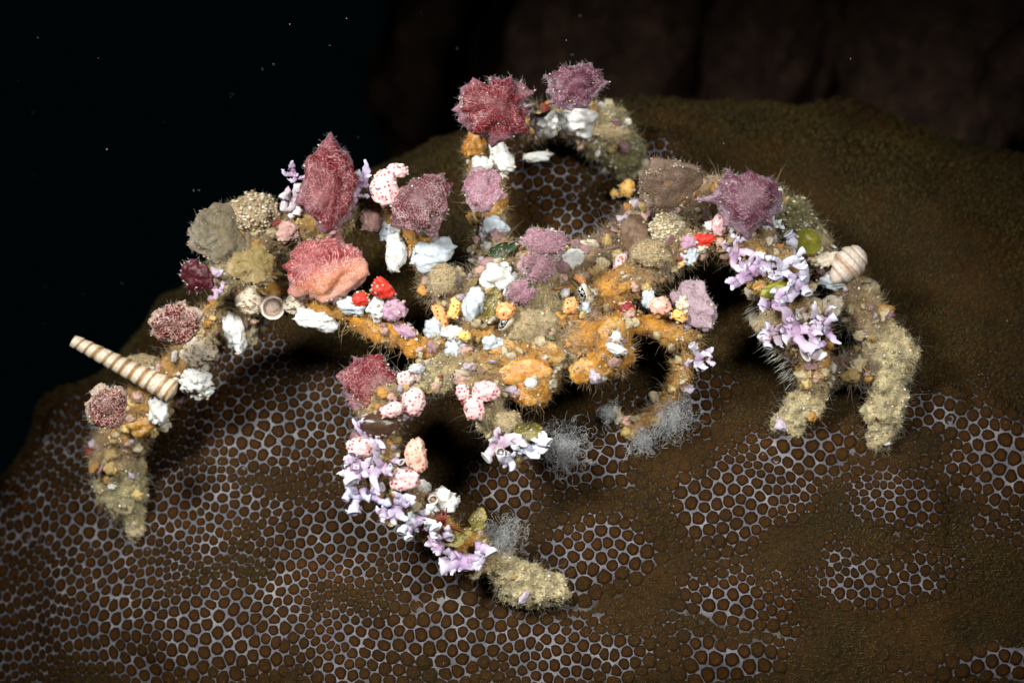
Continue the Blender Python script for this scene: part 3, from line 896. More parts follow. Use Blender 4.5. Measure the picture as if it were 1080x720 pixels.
GPAL = [(.62, .54, .40), (.58, .55, .5), (.46, .30, .22), (.44, .36, .2), (.40, .32, .18), (.18, .12, .06), (.36, .27, .3)]
def granules(parent, V, Fc, n, rim=True, pal=None, lo=.007, hi=.020, name='grit'):
    V = np.asarray(V); tri = Fc[:, :3]
    A, B, C = V[tri[:, 0]], V[tri[:, 1]], V[tri[:, 2]]
    cr = np.cross(B - A, C - A); ar = np.linalg.norm(cr, axis=1) + 1e-12
    nr = cr / ar[:, None]
    w = ar * (np.clip(1 - np.abs(nr[:, 2]) * 1.0, 0.05, 1) ** 2 if rim else np.clip(nr[:, 2] + .6, 0, 1)) * (nr[:, 2] > -0.5)
    ids = rng.choice(len(tri), n, p=w / w.sum())
    V0, F0 = ICO[1]
    VV, FF, CC_ = [], [], []
    pal = pal or GPAL
    for k, i in enumerate(ids):
        u = rng.random(2)
        if u.sum() > 1: u = 1 - u
        p = A[i] + (B[i] - A[i]) * u[0] + (C[i] - A[i]) * u[1]
        s = random.uniform(lo, hi)
        q = V0 * (1 + .3 * rng.normal(size=(len(V0), 1)).clip(-1, 1)) * np.array([1, random.uniform(.5, 1), random.uniform(.5, 1)])
        VV.append(q * s + p + nr[i] * s * .4); FF.append(F0 + k * len(V0))
        c = np.array(random.choice(pal)) * random.uniform(.65, 1.15)
        CC_.append(np.tile((*c, 1), (len(V0), 1)))
    me = mesh_from(name, np.vstack(VV), np.vstack(FF), M['bits'], {'col': np.vstack(CC_)})
    link(name, me, Matrix.Identity(4), parent=parent, kind='stuff')

SEED = [0]
def squirt(px, py, hw, hh, mat, label, rot=0, dz=0.05, spikes=9, spike=0.26, depth=0.52, K=6.5, k2=3.0, focus=(0, 0), cone=0.0, fr=90, tilt=(0, 0), frcol=(.5, .42, .42), cat='sea squirt', gr=45, z=None, frall=False):
    """veined leathery sea squirt: a cushion with a ragged, pointed rim"""
    SEED[0] += 1; sd = SEED[0] * 3.71
    if tilt == (0, 0): tilt = (random.uniform(-28, 18), random.uniform(-24, 24))
    a, b = U(hw), U(hh); c = depth * min(a, b)
    NR, NS = 30, 72
    V, vein, rho, low = [], [], [], []
    ph = [random.random() * 6.28 for _ in range(4)]
    for i in range(NR + 1):
        t = i / NR                       # 0 front pole .. 1 back pole
        th = t * math.pi * 0.86
        s, cz = math.sin(th), math.cos(th)
        for j in range(NS):
            f = 2 * math.pi * j / NS
            x, y = math.cos(f), math.sin(f)
            q = Vector((x * s + sd, y * s, cz))
            lump = 1 + 0.33 * noise.noise(q * 1.5) + 0.09 * noise.noise(q * 3.6) + 0.03 * noise.noise(q * 11)
            sx = abs(math.sin(0.5 * spikes * f + ph[0] + 0.9 * math.sin(f + ph[1]) + 0.5 * math.sin(3 * f + ph[2])))
            sk = (1 - sx) ** 3 * (0.25 + 1.2 * abs(noise.noise((x * 1.9 + sd, y * 1.9, 2.2))) * 1.6)
            edge = s ** 4
            wob = 1 + 0.26 * noise.noise((x * 1.3 + sd, y * 1.3, 5.5)) + 0.12 * noise.noise((x * 3 + sd, y * 3, 9.5))
            r = s * lump * wob * (1 + edge * (1.35 * spike * sk - 0.06))
            z = cz * c * lump * (1 + cone * max(0, cz) ** 3) + 0.02 * noise.noise(q * 8) * s
            V.append((x * r * a, y * r * b, z))
            dx, dy = x * r - focus[0], y * r - focus[1]
            ff = math.atan2(dy, dx) + 0.5 * noise.noise((x * r * 1.6 + sd, y * r * 1.6, 7)); rr = math.hypot(dx, dy)
            vein.append((math.cos(ff) * K * 1.0, math.sin(ff) * K * 1.0, rr * k2 * 1.9 + sd))
            rho.append(min(1, max(0, (t - 0.1) / 0.5)))
            low.append(max(0, min(1, -0.1 - y * r * 1.1 + 0.35 * x * r * 0)))
    Fc = []
    for i in range(NR):
        for j in range(NS):
            p, q = i * NS + j, i * NS + (j + 1) % NS
            Fc.append((p, p + NS, q + NS, q))
    Fc = np.array(Fc)
    me = mesh_from('sea_squirt', V, Fc, M[mat], {'vein': vein, 'rho': rho, 'low': low})
    o = link('sea_squirt', me, place(px, py, dz, rot, tilt, z), label=label, cat=cat)
    if fr: fringe(o, V, Fc, fr, 0.055, frcol, rimonly=not frall)
    if gr: granules(o, V, Fc, gr)
    return o

def lump(name, px, py, hw, hh, mat, label, cat, rot=0, dz=0.05, depth=0.8, rough=0.22, fine=0.06, lobes=3, spread=0.45, sub=4, fr=0, tilt=(0, 0), frcol=(.5, .44, .3), bend=0.0, flat=0, frl=0.05, group=None, z=None, gr=0, grim=True, grpal=None, grs=(.010, .026)):
    """irregular lobed growth"""
    SEED[0] += 1; sd = SEED[0] * 5.13
    rnd = random.Random(SEED[0] * 17 + 3)
    a, b = U(hw), U(hh); c = depth * min(a, b)
    Ls = [(Vector((0, 0, 0)), 0.85)]
    for _ in range(lobes):
        d = Vector((rnd.uniform(-1, 1), rnd.uniform(-1, 1), rnd.uniform(-.3, .8)))
        d = d.normalized() * spread
        Ls.append((d, rnd.uniform(0.5, 0.75)))
    V0, F0 = ICO[sub]
    out = []
    for d in V0:
        d = Vector(d); r = 0
        for cc, rr in Ls:
            dc = d.dot(cc); k = dc * dc - cc.length_squared + rr * rr
            if k > 0: r = max(r, dc + math.sqrt(k))
        q = d + Vector((sd, 0, 0))
        r *= 1 + rough * noise.noise(q * 2.2) + rough * .5 * noise.noise(q * 5) + fine * noise.noise(q * 12)
        x, y, z_ = d.x * r * a, d.y * r * b, d.z * r * c
        if bend: x += bend * y * y / max(b, 1e-6)
        out.append((x, y, z_))
    me = mesh_from(name, out, F0, M[mat])
    o = link(name, me, place(px, py, dz, rot, tilt, z), label=label, cat=cat, group=group)
    if fr: fringe(o, out, F0, fr, frl, frcol, rimonly=False)
    if gr: granules(o, out, F0, gr, rim=grim, pal=grpal, lo=grs[0], hi=grs[1])
    return o
def dotted(px, py, hw, hh, label, mat='dotpink', rot=0, dz=0.12, bend=0.0, lobes=1):
    return lump('spotted_sea_squirt', px, py, hw, hh, mat, label, 'sea squirt', rot, dz + .06, 0.85, 0.2, 0.03, lobes + 1, 0.36, 4, 0, bend=bend, gr=10)
def white(px, py, hw, hh, label, mat='white', rot=0, dz=0.08, rough=0.3, lobes=4, fine=0.09, spread=0.5, depth=.8, z=None):
    return lump('white_sponge', px, py, hw, hh, mat, label, 'sponge', rot, dz, depth, rough, fine, lobes, spread, 4, gr=12, z=z)

def tube(path, radii, flat=0.6, ns=10, cup=True):
    """lofted arm with a flared, hollow end; returns V, F, tone"""
    V, Fc, tone = [], [], []
    n = len(path)
    for i in range(n):
        p = Vector(path[i])
        t = (Vector(path[min(i + 1, n - 1)]) - Vector(path[max(i - 1, 0)])).normalized()
        up = Vector((0.13, 0.2, 1)); s = t.cross(up).normalized(); u = s.cross(t)
        for k in range(ns):
            f = 2 * math.pi * k / ns
            V.append(p + s * math.cos(f) * radii[i] + u * math.sin(f) * radii[i] * flat)
            tone.append(i / (n - 1))
    def ring(i, scale, push, tn):
        p = Vector(path[-1]); t = (p - Vector(path[-2])).normalized()
        up = Vector((0.13, 0.2, 1)); s = t.cross(up).normalized(); u = s.cross(t)
        for k in range(ns):
            f = 2 * math.pi * k / ns
            V.append(p + t * push + s * math.cos(f) * radii[-1] * scale + u * math.sin(f) * radii[-1] * flat * scale)
            tone.append(tn)
    rings = n
    if cup:
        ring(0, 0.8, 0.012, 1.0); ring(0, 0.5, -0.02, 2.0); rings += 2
    for i in range(rings - 1):
        for k in range(ns):
            a, b = i * ns + k, i * ns + (k + 1) % ns
            Fc.append([a, b, b + ns, a + ns])
    Fc.append([(rings - 1) * ns + k for k in range(ns)])
    Fc.append([k for k in reversed(range(ns))])
    return V, Fc, tone

def lilac(px, py, arms, label, dz=0.15, base=(.34, .22, .35), tipc=(.58, .54, .64), w=5.0, flat=0.55):
    """branching lilac sponge: arms = [(dx, dy, dz_cm, width_factor)] in photo-scale units from the hub"""
    SEED[0] += 1; rnd = random.Random(SEED[0])
    tintv = Vector((rnd.uniform(.9, 1.03), rnd.uniform(.93, 1.1), rnd.uniform(.92, 1.04)))
    base = tuple(Vector(base) * tintv); tipc = tuple(Vector(tipc) * tintv)
    V, Fc, Cc = [], [], []
    n_main = len(arms)
    arms = [(Vector((0, 0, 0)), a) for a in arms]
    for _ in range(3):
        an = rnd.random() * 6.283; l2 = rnd.uniform(6, 13)
        st = Vector((U(rnd.uniform(-13, 13)), U(rnd.uniform(-13, 13)), rnd.uniform(-.02, .1)))
        arms.append((st, (math.cos(an) * l2, math.sin(an) * l2, rnd.uniform(-.02, .12), rnd.uniform(.55, .85))))
    for (o0, (dx, dy, dzz, wf)) in list(arms)[:n_main]:
        L = math.hypot(dx, dy)
        if L > 13 and rnd.random() < .65:
            an = math.atan2(dy, dx)
            st = Vector((U(dx), U(-dy), dzz)) * rnd.uniform(.6, .8)
            for sg in ((1, -1) if rnd.random() < .5 else (rnd.choice((1, -1)),)):
                b_ = an + sg * rnd.uniform(.5, 1.1); l2 = L * rnd.uniform(.4, .65)
                arms.append((st, (math.cos(b_) * l2, math.sin(b_) * l2, rnd.uniform(-.03, .1), wf * .75)))
    for (o0, (dx, dy, dzz, wf)) in arms:
        e = Vector((U(dx), U(-dy), dzz))
        side = Vector((-e.y, e.x, 0)) * rnd.uniform(-.4, .4)
        path, rad = [], []
        n = 9
        kindr = rnd.random()
        prof = (1.0, -.1, .95) if kindr < .35 else (1.0, .25, .3) if kindr < .6 else (.9, .1, .75)
        fl = flat if kindr < .35 else rnd.uniform(.18, .36)
        cup = kindr < .4
        for i in range(n):
            t = i / (n - 1)
            path.append(o0 + e * t + side * math.sin(t * math.pi) + Vector((rnd.uniform(-1, 1), rnd.uniform(-1, 1), rnd.uniform(-1, 1))) * 0.011)
            r = U(w * wf * .78) * (prof[0] * (1 - t) + prof[1] * math.sin(t * math.pi) + prof[2] * t ** 2)
            if not cup: r *= 1 - .8 * t ** 5
            rad.append(r * rnd.uniform(.82, 1.18))
        v, f, tn = tube(path, rad, fl, cup=cup)
        o = len(V)
        V += [tuple(x) for x in v]; Fc += [[k + o for k in ff] for ff in f]
        for x, t in zip(v, tn):
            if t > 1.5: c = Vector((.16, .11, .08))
            else:
                m = min(1, max(0, t * 1.1 - .1 + .4 * noise.noise(Vector(x) * 7 + Vector((SEED[0], 0, 0)))))
                c = Vector(base).lerp(Vector(tipc), m)
            Cc.append((*c, 1))
    me = mesh_from('lilac_sponge', V, Fc, M['lilac'], {'col': Cc})
    return link('lilac_sponge', me, place(px, py, dz), label=label, cat='sponge')

def leaf(px, py, L, W, mat, label, rot=0, dz=0.15, name='algae_leaf'):
    SEED[0] += 1; sd = SEED[0]
    V, Fc = [], []
    n, m = 14, 7
    for side in (1, -1):
        for i in range(n):
            t = i / (n - 1)
            for j in range(m):
                s = -1 + 2 * j / (m - 1)
                wd = U(W) * math.sin(math.pi * (0.06 + 0.9 * t)) ** 0.7 * (1 + .55 * noise.noise((t * 6 + sd, s * 1.3, 4)) + .3 * noise.noise((t * 17, s * 2, sd)))
                z = 0.06 * math.sin(t * 3) + 0.03 * s * s + 0.03 * noise.noise((t * 3 + sd, s * 2, 0)) + side * 0.012
                V.append((U(L) * (2 * t - 1), s * wd * (1 + .12 * noise.noise((t * 9, s, sd))), z))
    o = n * m
    for i in range(n - 1):
        for j in range(m - 1):
            a = i * m + j
            Fc.append([a, a + m, a + m + 1, a + 1])
            Fc.append([o + a, o + a + 1, o + a + m + 1, o + a + m])
    edge = [i * m for i in range(n)] + [(n - 1) * m + j for j in range(1, m)] + [i * m + m - 1 for i in range(n - 2, -1, -1)] + [j for j in range(m - 2, 0, -1)]
    for a, b in zip(edge, edge[1:] + edge[:1]): Fc.append([a, b, b + o, a + o])
    me = mesh_from(name, V, Fc, M[mat])
    o_ = link(name, me, place(px, py, dz, rot), label=label, cat='seaweed')
    T = np.array([(f[0], f[1], f[2]) for f in Fc[:2 * (n - 1) * (m - 1):2]])
    fringe(o_, V, T, 50, .04, (.34, .32, .18), rimonly=False)
    granules(o_, V, T, 22, rim=False)
    return o_

def tuft(px, py, rx, ry, n, label, dirv=(0, 0, 1), L=0.3, dz=0.05, z=None, colr=(.66, .68, .68), w=0.0017):
    """tangle of fine pale curling threads"""
    SEED[0] += 1
    VV, FF, CC_ = [], [], []
    off = 0
    for _ in range(int(n * .95)):
        a = random.random() * 6.283; r = min(1.0, abs(random.gauss(0, .55)))
        p = Vector((U(rx) * r * math.cos(a) * 1.05, U(ry) * r * math.sin(a) * 1.05, random.uniform(-.12, .12)))
        p += Vector(dirv) * random.uniform(0, .12)
        d = (Vector(dirv) + Vector(rng.normal(size=3)) * .6).normalized()
        ln = L * random.uniform(.2, .7)
        k = 13
        s1 = Vector(rng.normal(size=3)).normalized(); s2 = d.cross(s1).normalized()
        bendv = Vector(rng.normal(size=3)) * .35
        turns = random.uniform(6, 18); amp = random.uniform(.015, .045)
        tone = random.uniform(.45, 1.2)
        for i in range(k):
            t = i / (k - 1)
            q = p + d * ln * t + bendv * ln * t * t + (s1 * math.sin(t * turns) + s2 * math.cos(t * turns)) * amp * (.3 + t)
            for m in range(3):
                f = m * 2.0944
                VV.append(q + Vector((math.cos(f), math.sin(f), .3 * math.sin(f + 1))) * w)
                CC_.append((colr[0] * tone, colr[1] * tone, colr[2] * tone, 1))
        for i in range(k - 1):
            for m in range(3):
                m2 = (m + 1) % 3
                FF.append((off + i * 3 + m, off + i * 3 + m2, off + i * 3 + 3 + m2, off + i * 3 + 3 + m))
        off += k * 3
    me = mesh_from('thread_tuft', np.array([v[:] for v in VV]), np.array(FF), M['thread'], {'col': CC_})
    return link('thread_tuft', me, place(px, py, dz, z=z), label=label, cat='hydroid')

# ------------------------------------------------------------------ the growth, leg by leg
# veined sea squirts
squirt(520, 112, 37, 34, 'veinred', 'deep red white-veined sea squirt on the top left bend of the raised back leg', rot=10, dz=-.06, fr=170, K=7, k2=3.2)
squirt(607, 92, 28, 24, 'veinpurple', 'dusty purple pointed sea squirt, the topmost one, above two white sponge lumps', rot=35, dz=-.05, tilt=(-12, 6), spikes=11, spike=.28, cone=.5, fr=170, K=6)
squirt(347, 194, 33, 45, 'veinred', 'tall dark red veined sea squirt between lilac sponge arms on the left', rot=-12, dz=.2, spikes=5, spike=.12, focus=(-.15, -.5), fr=110, K=7.5, k2=3.5)
squirt(447, 216, 32, 37, 'veinmaroon', 'maroon speckled sea squirt right beside the pink dotted pair', rot=5, dz=.02, spikes=10, spike=.15, fr=80, K=9, k2=6)
squirt(341, 283, 42, 37, 'veinpink', 'pink fan-shaped sea squirt with jagged right edge grading to orange below', rot=20, dz=.12, spikes=13, spike=.22, focus=(-.3, .1), fr=70, K=8, k2=3.5)
squirt(395, 404, 32, 30, 'veinred', 'dark red white-veined dome of a sea squirt on the lower left leg', rot=-15, dz=.18, spikes=7, spike=.12, fr=120, focus=(.2, -.2), K=7)
squirt(789, 208, 34, 31, 'veinpurple', 'purple veined spiky sea squirt on top of the right leg above the lilac sponges', rot=-30, dz=.12, spikes=9, spike=.4, fr=110, K=7.5)
squirt(186, 340, 29, 21, 'gritred', 'maroon sea squirt dusted with cream grit, above the striped shell', rot=10, dz=.12, spike=.1, fr=90, K=5)
squirt(114, 428, 21, 24, 'gritred', 'small maroon gritty sea squirt at the far left, below the striped shell', rot=0, dz=.1, spike=.1, fr=70, K=5)
squirt(574, 257, 25, 15, 'veinmauve', 'pale pink fuzzy cushion on the very top of the crab\'s back', dz=.2, spikes=11, spike=.2, fr=380, K=5, frall=True, frcol=(.5, .44, .4))
squirt(566, 282, 20, 16, 'veinmauve', 'mauve purple sea squirt in the middle of the crab\'s back, below the pale pink cushion', dz=.22, spikes=8, spike=.25, fr=420, K=5, frall=True, frcol=(.48, .4, .34))
squirt(509, 197, 21, 22, 'veinmauve', 'pinkish round sea squirt on the back leg under a pair of white lumps', dz=.1, spikes=8, spike=.12, fr=60, K=6)
squirt(549, 308, 15, 12, 'veinmauve', 'small rosy sea squirt on the crab\'s back just above the orange spotted one', dz=.2, spikes=8, spike=.1, fr=160, K=4, frall=True)

# spotted sea squirts
dotted(405, 200, 17, 21, 'large pink sea squirt with red dots, left of the maroon speckled one', rot=15, dz=.45)
dotted(419, 180, 13, 9, 'small flat pink red-dotted sea squirt sitting atop a larger pink dotted one', rot=-5, dz=.35)
dotted(655, 278, 9, 13, 'pink red-dotted oval sea squirt standing alone right of the crab\'s back', rot=-10, dz=.12)
dotted(760, 237, 11, 15, 'pale pink red-dotted sea squirt between red sponge and lilac sponges', rot=-15, dz=.15)
dotted(514, 412, 16, 12, 'topmost of three pink dotted sea squirts on the front left claw', rot=-10, dz=.25)
dotted(500, 430, 12, 16, 'lowest of three pink dotted sea squirts on the front left claw', rot=10, dz=.24)
dotted(489, 414, 8, 12, 'left and smallest of three pink dotted sea squirts on the front left claw', rot=25, dz=.2)
dotted(436, 424, 14, 18, 'pink dotted sea squirt right of the dark red dome on the lower left leg', rot=-12, dz=.22)
dotted(414, 432, 14, 9, 'pink dotted sea squirt lying over the lower rim of the dark red dome', rot=20, dz=.32)
dotted(427, 399, 10, 9, 'small pink dotted sea squirt peeping above right of the dark red dome', rot=0, dz=.12)
dotted(381, 472, 18, 12, 'pale pink dotted sea squirt at the left edge of the lower left leg', rot=-12, dz=.2)
dotted(438, 479, 13, 19, 'peach dotted elongated sea squirt on the lower left leg under the brown flap', 'dotpeach', rot=12, dz=.16, bend=.25)
dotted(426, 504, 18, 13, 'pink dotted sea squirt just below the peach elongated one', rot=15, dz=.24)
dotted(696, 322, 13, 11, 'peach-pink dotted sea squirt on the knee of the inner right leg', 'dotpeach', dz=.2)
dotted(661, 199, 10, 11, 'round yellow sea squirt with brown dots near the top of the translucent brown one', 'dotyellow', dz=.55)
dotted(648, 204, 6, 5, 'tiny yellow dotted bud left of the round yellow sea squirt', 'dotyellow', dz=.5)
dotted(602, 322, 9, 10, 'small orange dotted sea squirt on the right cheek of the crab', 'dotorange', dz=.16)
dotted(611, 294, 8, 5, 'tiny orange dotted sea squirt above the right eye', 'dotorange', rot=-30, dz=.16)
dotted(533, 328, 12, 11, 'orange dotted sea squirt just above the left eye', 'dotorange', rot=20, dz=.22)
dotted(466, 334, 9, 17, 'curved orange dotted sea squirt at the left shoulder of the crab', 'dotorange', rot=15, dz=.3, bend=-.45)
dotted(481, 326, 8, 13, 'curved yellow dotted sea squirt beside the curved orange one', 'dotyellow', rot=-15, dz=.32, bend=-.5)
dotted(490, 354, 8, 6, 'little yellow-orange dotted sea squirt below the curved pair', 'dotyellow', dz=.3)
dotted(717, 333, 10, 7, 'small yellow brown-dotted sea squirt on the knee of the inner right leg', 'dotyellow', rot=-25, dz=.22)

# white and pale sponges
white(418, 268, 13, 19, 'upright rounded white sponge lump below the orange stem of the upper left leg', dz=.18, rough=.18, lobes=2)
white(457, 269, 22, 15, 'ragged blue-white sponge lump pointing right below the maroon sea squirt', 'bluewhite', rot=10, dz=.18, rough=.4)
white(408, 245, 11, 11, 'jagged little white sponge above the upright white lump', 'bluewhite', dz=.15, rough=.5)
white(332, 337, 25, 12, 'long white sponge lump hanging under the orange upper left leg', rot=-8, dz=.05)
white(372, 322, 14, 10, 'pale sponge lump left of the bright red sponge', 'bluewhite', rot=-15, dz=.15)
white(397, 324, 9, 13, 'white sponge tooth between the two red sponges', dz=.2, rough=.4)
white(578, 131, 18, 13, 'left of two white sponge lumps under the topmost purple sea squirt', 'white', rot=10, dz=0, z=-1.0, depth=2.2)
white(606, 130, 21, 17, 'right and larger of two white sponge lumps under the topmost purple sea squirt', 'white', dz=0, z=-1.2, depth=1.9)
white(567, 165, 14, 6, 'thin white sponge shard hanging under the arch of the back leg', dz=.05, rot=5)
white(528, 167, 13, 17, 'white sponge lump right of the orange sponge on the back leg', rot=20, dz=.2, rough=.2)
white(508, 174, 11, 9, 'small white sponge nub directly above the pinkish round sea squirt', dz=.25)
white(519, 241, 16, 12, 'whitish sponge lump at the foot of the back leg, above the crab', 'bluewhite', dz=.15)
white(525, 291, 20, 15, 'big white sponge lump on the left of the crab\'s back', rot=20, dz=.25, rough=.35)
white(500, 322, 14, 21, 'pale blue-grey sponge slab beside the curved yellow sea squirt', 'bluewhite', rot=-15, dz=.25, rough=.18)
white(602, 273, 13, 11, 'knobbly white sponge sticking out at the upper right of the crab\'s back', rot=40, dz=.2)
white(596, 309, 6, 6, 'tiny white bead between the two small orange sea squirts', dz=.2, lobes=1, rough=.1)
white(616, 326, 7, 7, 'grey-white lump right of the orange spotted sea squirt on the cheek', 'bluewhite', dz=.14)
white(481, 353, 14, 10, 'white sponge lump under the curved orange and yellow pair', dz=.2)
white(478, 368, 10, 9, 'lowest small white sponge at the left shoulder of the crab', 'bluewhite', dz=.22, rough=.45)
white(457, 347, 12, 13, 'greyish sponge lump left of the curved orange sea squirt', 'bluewhite', dz=.12)
white(519, 362, 11, 8, 'pale rough lump below the left eye', 'bluewhite', dz=.2)
white(247, 352, 11, 21, 'creamy white crust standing in front of the left leg, right of the maroon gritty one', 'white', rot=12, dz=.3, rough=.4)
white(205, 399, 15, 14, 'bright white crust flake by the right end of the striped shell', 'white', dz=.2, rough=.5)
white(216, 413, 12, 7, 'white crust point sticking right below the striped shell', 'white', rot=15, dz=.12, rough=.5)
white(168, 430, 11, 19, 'white crust flake hanging at the left below the striped shell', 'white', rot=-20, dz=.15, rough=.45)
white(440, 389, 7, 6, 'tiny grey-white chip above the pink dots on the lower left leg', 'bluewhite', dz=.12, rough=.4)
white(468, 529, 15, 12, 'white ragged sponge on the lower left leg right of the lilac arms', 'white', rot=25, dz=.16, rough=.5)
white(650, 355, 7, 7, 'smooth white bead on the right claw', dz=.2, lobes=0, rough=.05, fine=.01)
white(652, 369, 11, 6, 'white flake just under the bead on the right claw', dz=.18, rot=-15)
white(560, 404, 8, 7, 'smooth white bead on the orange mouth of the crab', dz=.12, lobes=0, rough=.05, fine=.01)
white(876, 272, 22, 7, 'slim cream sponge finger left of the spiral shell', 'cream', rot=10, dz=.2)
white(880, 298, 15, 9, 'white frilled sponge tucked under the spiral shell', 'bluewhite', rot=5, dz=.2, rough=.45)
white(876, 322, 12, 12, 'cream crust lump below the spiral shell', 'cream', dz=.25)
white(684, 315, 6, 12, 'pale blue flake left of the peach-pink sea squirt on the inner right leg', 'bluewhite', rot=-10, dz=.18)
white(720, 322, 8, 9, 'pale yellow flake right of the peach-pink sea squirt on the inner right leg', 'cream', rot=20, dz=.18, rough=.5)
white(729, 268, 9, 12, 'whitish base lump under the red sponge of the right leg', 'bluewhite', rot=-30, dz=.12)

# coloured lumps
def lum(px, py, hw, hh, mat, label, cat='sponge', name='sponge', **kw):
    kw.setdefault('gr', 30)
    if mat in ('amber', 'orange', 'cream', 'tan'):
        kw['fr'] = max(kw.get('fr', 0), 110); kw['gr'] = 14 if mat in ('amber', 'orange') else max(kw['gr'], 45); kw.setdefault('grim', False); kw.setdefault('grpal', [(.5, .40, .22), (.46, .32, .14), (.36, .2, .07), (.58, .5, .36)]); kw.setdefault('grs', (.008, .02))
    return lump(name, px, py, hw, hh, mat, label, cat, **kw)
lum(404, 306, 15, 11, 'red', 'bright scarlet sponge arching over the upper left leg', rot=-25, dz=.2, bend=-.2)
lum(381, 315, 9, 9, 'red', 'small orange-red sponge left of the bright scarlet one', dz=.2, rough=.15)
lum(742, 253, 13, 8, 'red', 'red sponge left of the pale pink dotted sea squirt on the right leg', rot=15, dz=.18)
lum(726, 255, 9, 9, 'mauve', 'purplish pink end of growth left of the red sponge on the right leg', dz=.16)
lum(661, 325, 10, 7, 'darkred', 'dark red sponge patch on the inner right leg', dz=.12)
lum(415, 327, 13, 11, 'mauve', 'mauve sponge lump right below the scarlet sponge', dz=.16, rot=-30)
lum(428, 349, 14, 8, 'mauve', 'purple crust on the orange upper left leg near the body', dz=.12, rot=-25)
lum(501, 154, 15, 15, 'orange', 'bright orange sponge on the back leg below the deep red sea squirt', dz=.2, rough=.25)
lum(518, 222, 15, 8, 'amber', 'amber orange band of sponge low on the back leg', dz=.16, rot=5)
lum(400, 447, 25, 14, 'darkjelly', 'dark brown shiny flap under the dark red dome on the lower left leg', 'sea squirt', 'sea_squirt', dz=.25, rough=.08, fine=.01, lobes=1, spread=.2)
lum(704, 241, 21, 19, 'tan', 'round cream granular sponge ball in front of the translucent brown sea squirt', dz=.62, rough=.08, lobes=1, spread=.15, fr=200, frcol=(.62, .54, .36), frl=.025, gr=330, grim=False, grpal=[(.66, .58, .40), (.72, .66, .5), (.5, .4, .22)], grs=(.014, .026))
lum(272, 224, 30, 24, 'tan', 'speckled tan sponge crowning the far left end of the upper leg', dz=.1, rough=.3, fr=420, frcol=(.5, .44, .28), frl=.05, gr=420, grim=False, grpal=[(.64, .54, .36), (.62, .42, .32), (.3, .22, .1), (.7, .64, .5)], grs=(.012, .028))
lum(467, 293, 19, 18, 'tan', 'tan fuzzy round sponge above the curved orange sea squirt', dz=.22, rough=.12, lobes=1, fr=260, frcol=(.42, .38, .3), frl=.06)
lum(279, 377, 22, 19, 'tan', 'tan fuzzy leg tip resting on the coral beneath the left leg', dz=.1, rough=.2, fr=320, frcol=(.42, .36, .2), frl=.05, rot=-25)
squirt(230, 250, 27, 28, 'veingrey', 'grey-olive translucent sea squirt at the far left, left of the speckled tan sponge', dz=.1, spikes=7, spike=.03, depth=.4, fr=130, K=12, k2=2, frcol=(.4, .36, .26))
squirt(264, 282, 26, 25, 'veinolive', 'olive-tan translucent round sea squirt below the speckled tan sponge', dz=.25, spikes=5, spike=.02, depth=.4, fr=110, K=12, k2=2, frcol=(.5, .42, .25))
squirt(208, 292, 17, 17, 'veinwine', 'dark wine-red ball sea squirt at the far left', dz=.1, spikes=6, spike=.05, fr=60, K=6, gr=20)
squirt(705, 195, 38, 28, 'veinbrown', 'large translucent brown sea squirt behind the cream granular ball', dz=-.12, spikes=6, spike=.12, depth=.45, fr=240, K=11, k2=5, frcol=(.42, .32, .24), gr=90)
lum(672, 252, 22, 30, 'brownjelly', 'brown translucent sea squirt below the round yellow one', 'sea squirt', 'sea_squirt', dz=.15, rough=.18, fine=.03, lobes=3, fr=120, rot=15)
lum(684, 266, 22, 15, 'tan', 'tan fuzzy lump just below left of the cream granular ball', dz=.2, rough=.25, lobes=3, fr=260, frl=.04)
squirt(730, 323, 21, 30, 'veinlilac', 'lilac-grey translucent sea squirt behind the knee of the inner right leg', dz=-.12, rot=40, spikes=6, spike=.1, depth=.5, fr=120, K=10, k2=3)
lum(851, 257, 19, 15, 'greenjelly', 'yellow-green translucent sea squirt right of the lilac sponges', 'sea squirt', 'sea_squirt', dz=.2, rough=.1, lobes=1, fine=.02, fr=60, frcol=(.4, .38, .2), rot=-25)
lum(822, 304, 21, 9, 'greenjelly', 'yellow-green growth amid the lilac sponges on the right leg', 'sea squirt', 'sea_squirt', dz=.15, rough=.2, lobes=2, rot=15)
lum(803, 303, 10, 9, 'amber', 'amber lump beside the yellow-green growth amid the lilac sponges', dz=.2)
lum(305, 245, 14, 12, 'pinklump', 'small pink crust under the tall dark red sea squirt', dz=.22)
lum(391, 233, 13, 14, 'pinklump', 'pinkish grey crust below the large pink dotted sea squirt', dz=.2)
lum(555, 390, 30, 14, 'orange', 'orange-yellow fleshy growth across the mouth of the crab', dz=.06, rough=.22, lobes=5, fr=80, depth=.55, fine=.03)
lum(538, 366, 24, 10, 'amber', 'amber crust in the middle of the crab\'s face', dz=.1, rough=.22, lobes=4, fr=80, depth=.55, fine=.03)
lum(580, 371, 20, 11, 'amber', 'yellowish crust on the right of the crab\'s face', dz=.1, rough=.22, lobes=4, fr=80, rot=-20, depth=.55, fine=.03)
lum(560, 408, 17, 20, 'orange', 'orange swelling carrying the smooth white bead at the crab\'s mouth', dz=.02, rough=.2, lobes=2, fr=60, rot=-25, depth=.55, fine=.03)
lum(648, 352, 17, 21, 'amber', 'amber knuckle of growth behind the bead on the right claw', dz=.02, rough=.2, lobes=2, fr=60, depth=.55, fine=.03)
lum(622, 390, 24, 15, 'amber', 'amber tip of growth at the end of the right claw', dz=.05, rough=.22, lobes=2, fr=130, rot=20, depth=.55, fine=.03)
lum(533, 446, 17, 15, 'tan', 'tan lump below the three pink dotted sea squirts', dz=.12, rough=.2, fr=100)
lum(210, 372, 20, 16, 'cream', 'cream and brown crust between the gritty maroon one and the white flake', dz=.18, rough=.35, lobes=4, fr=80)
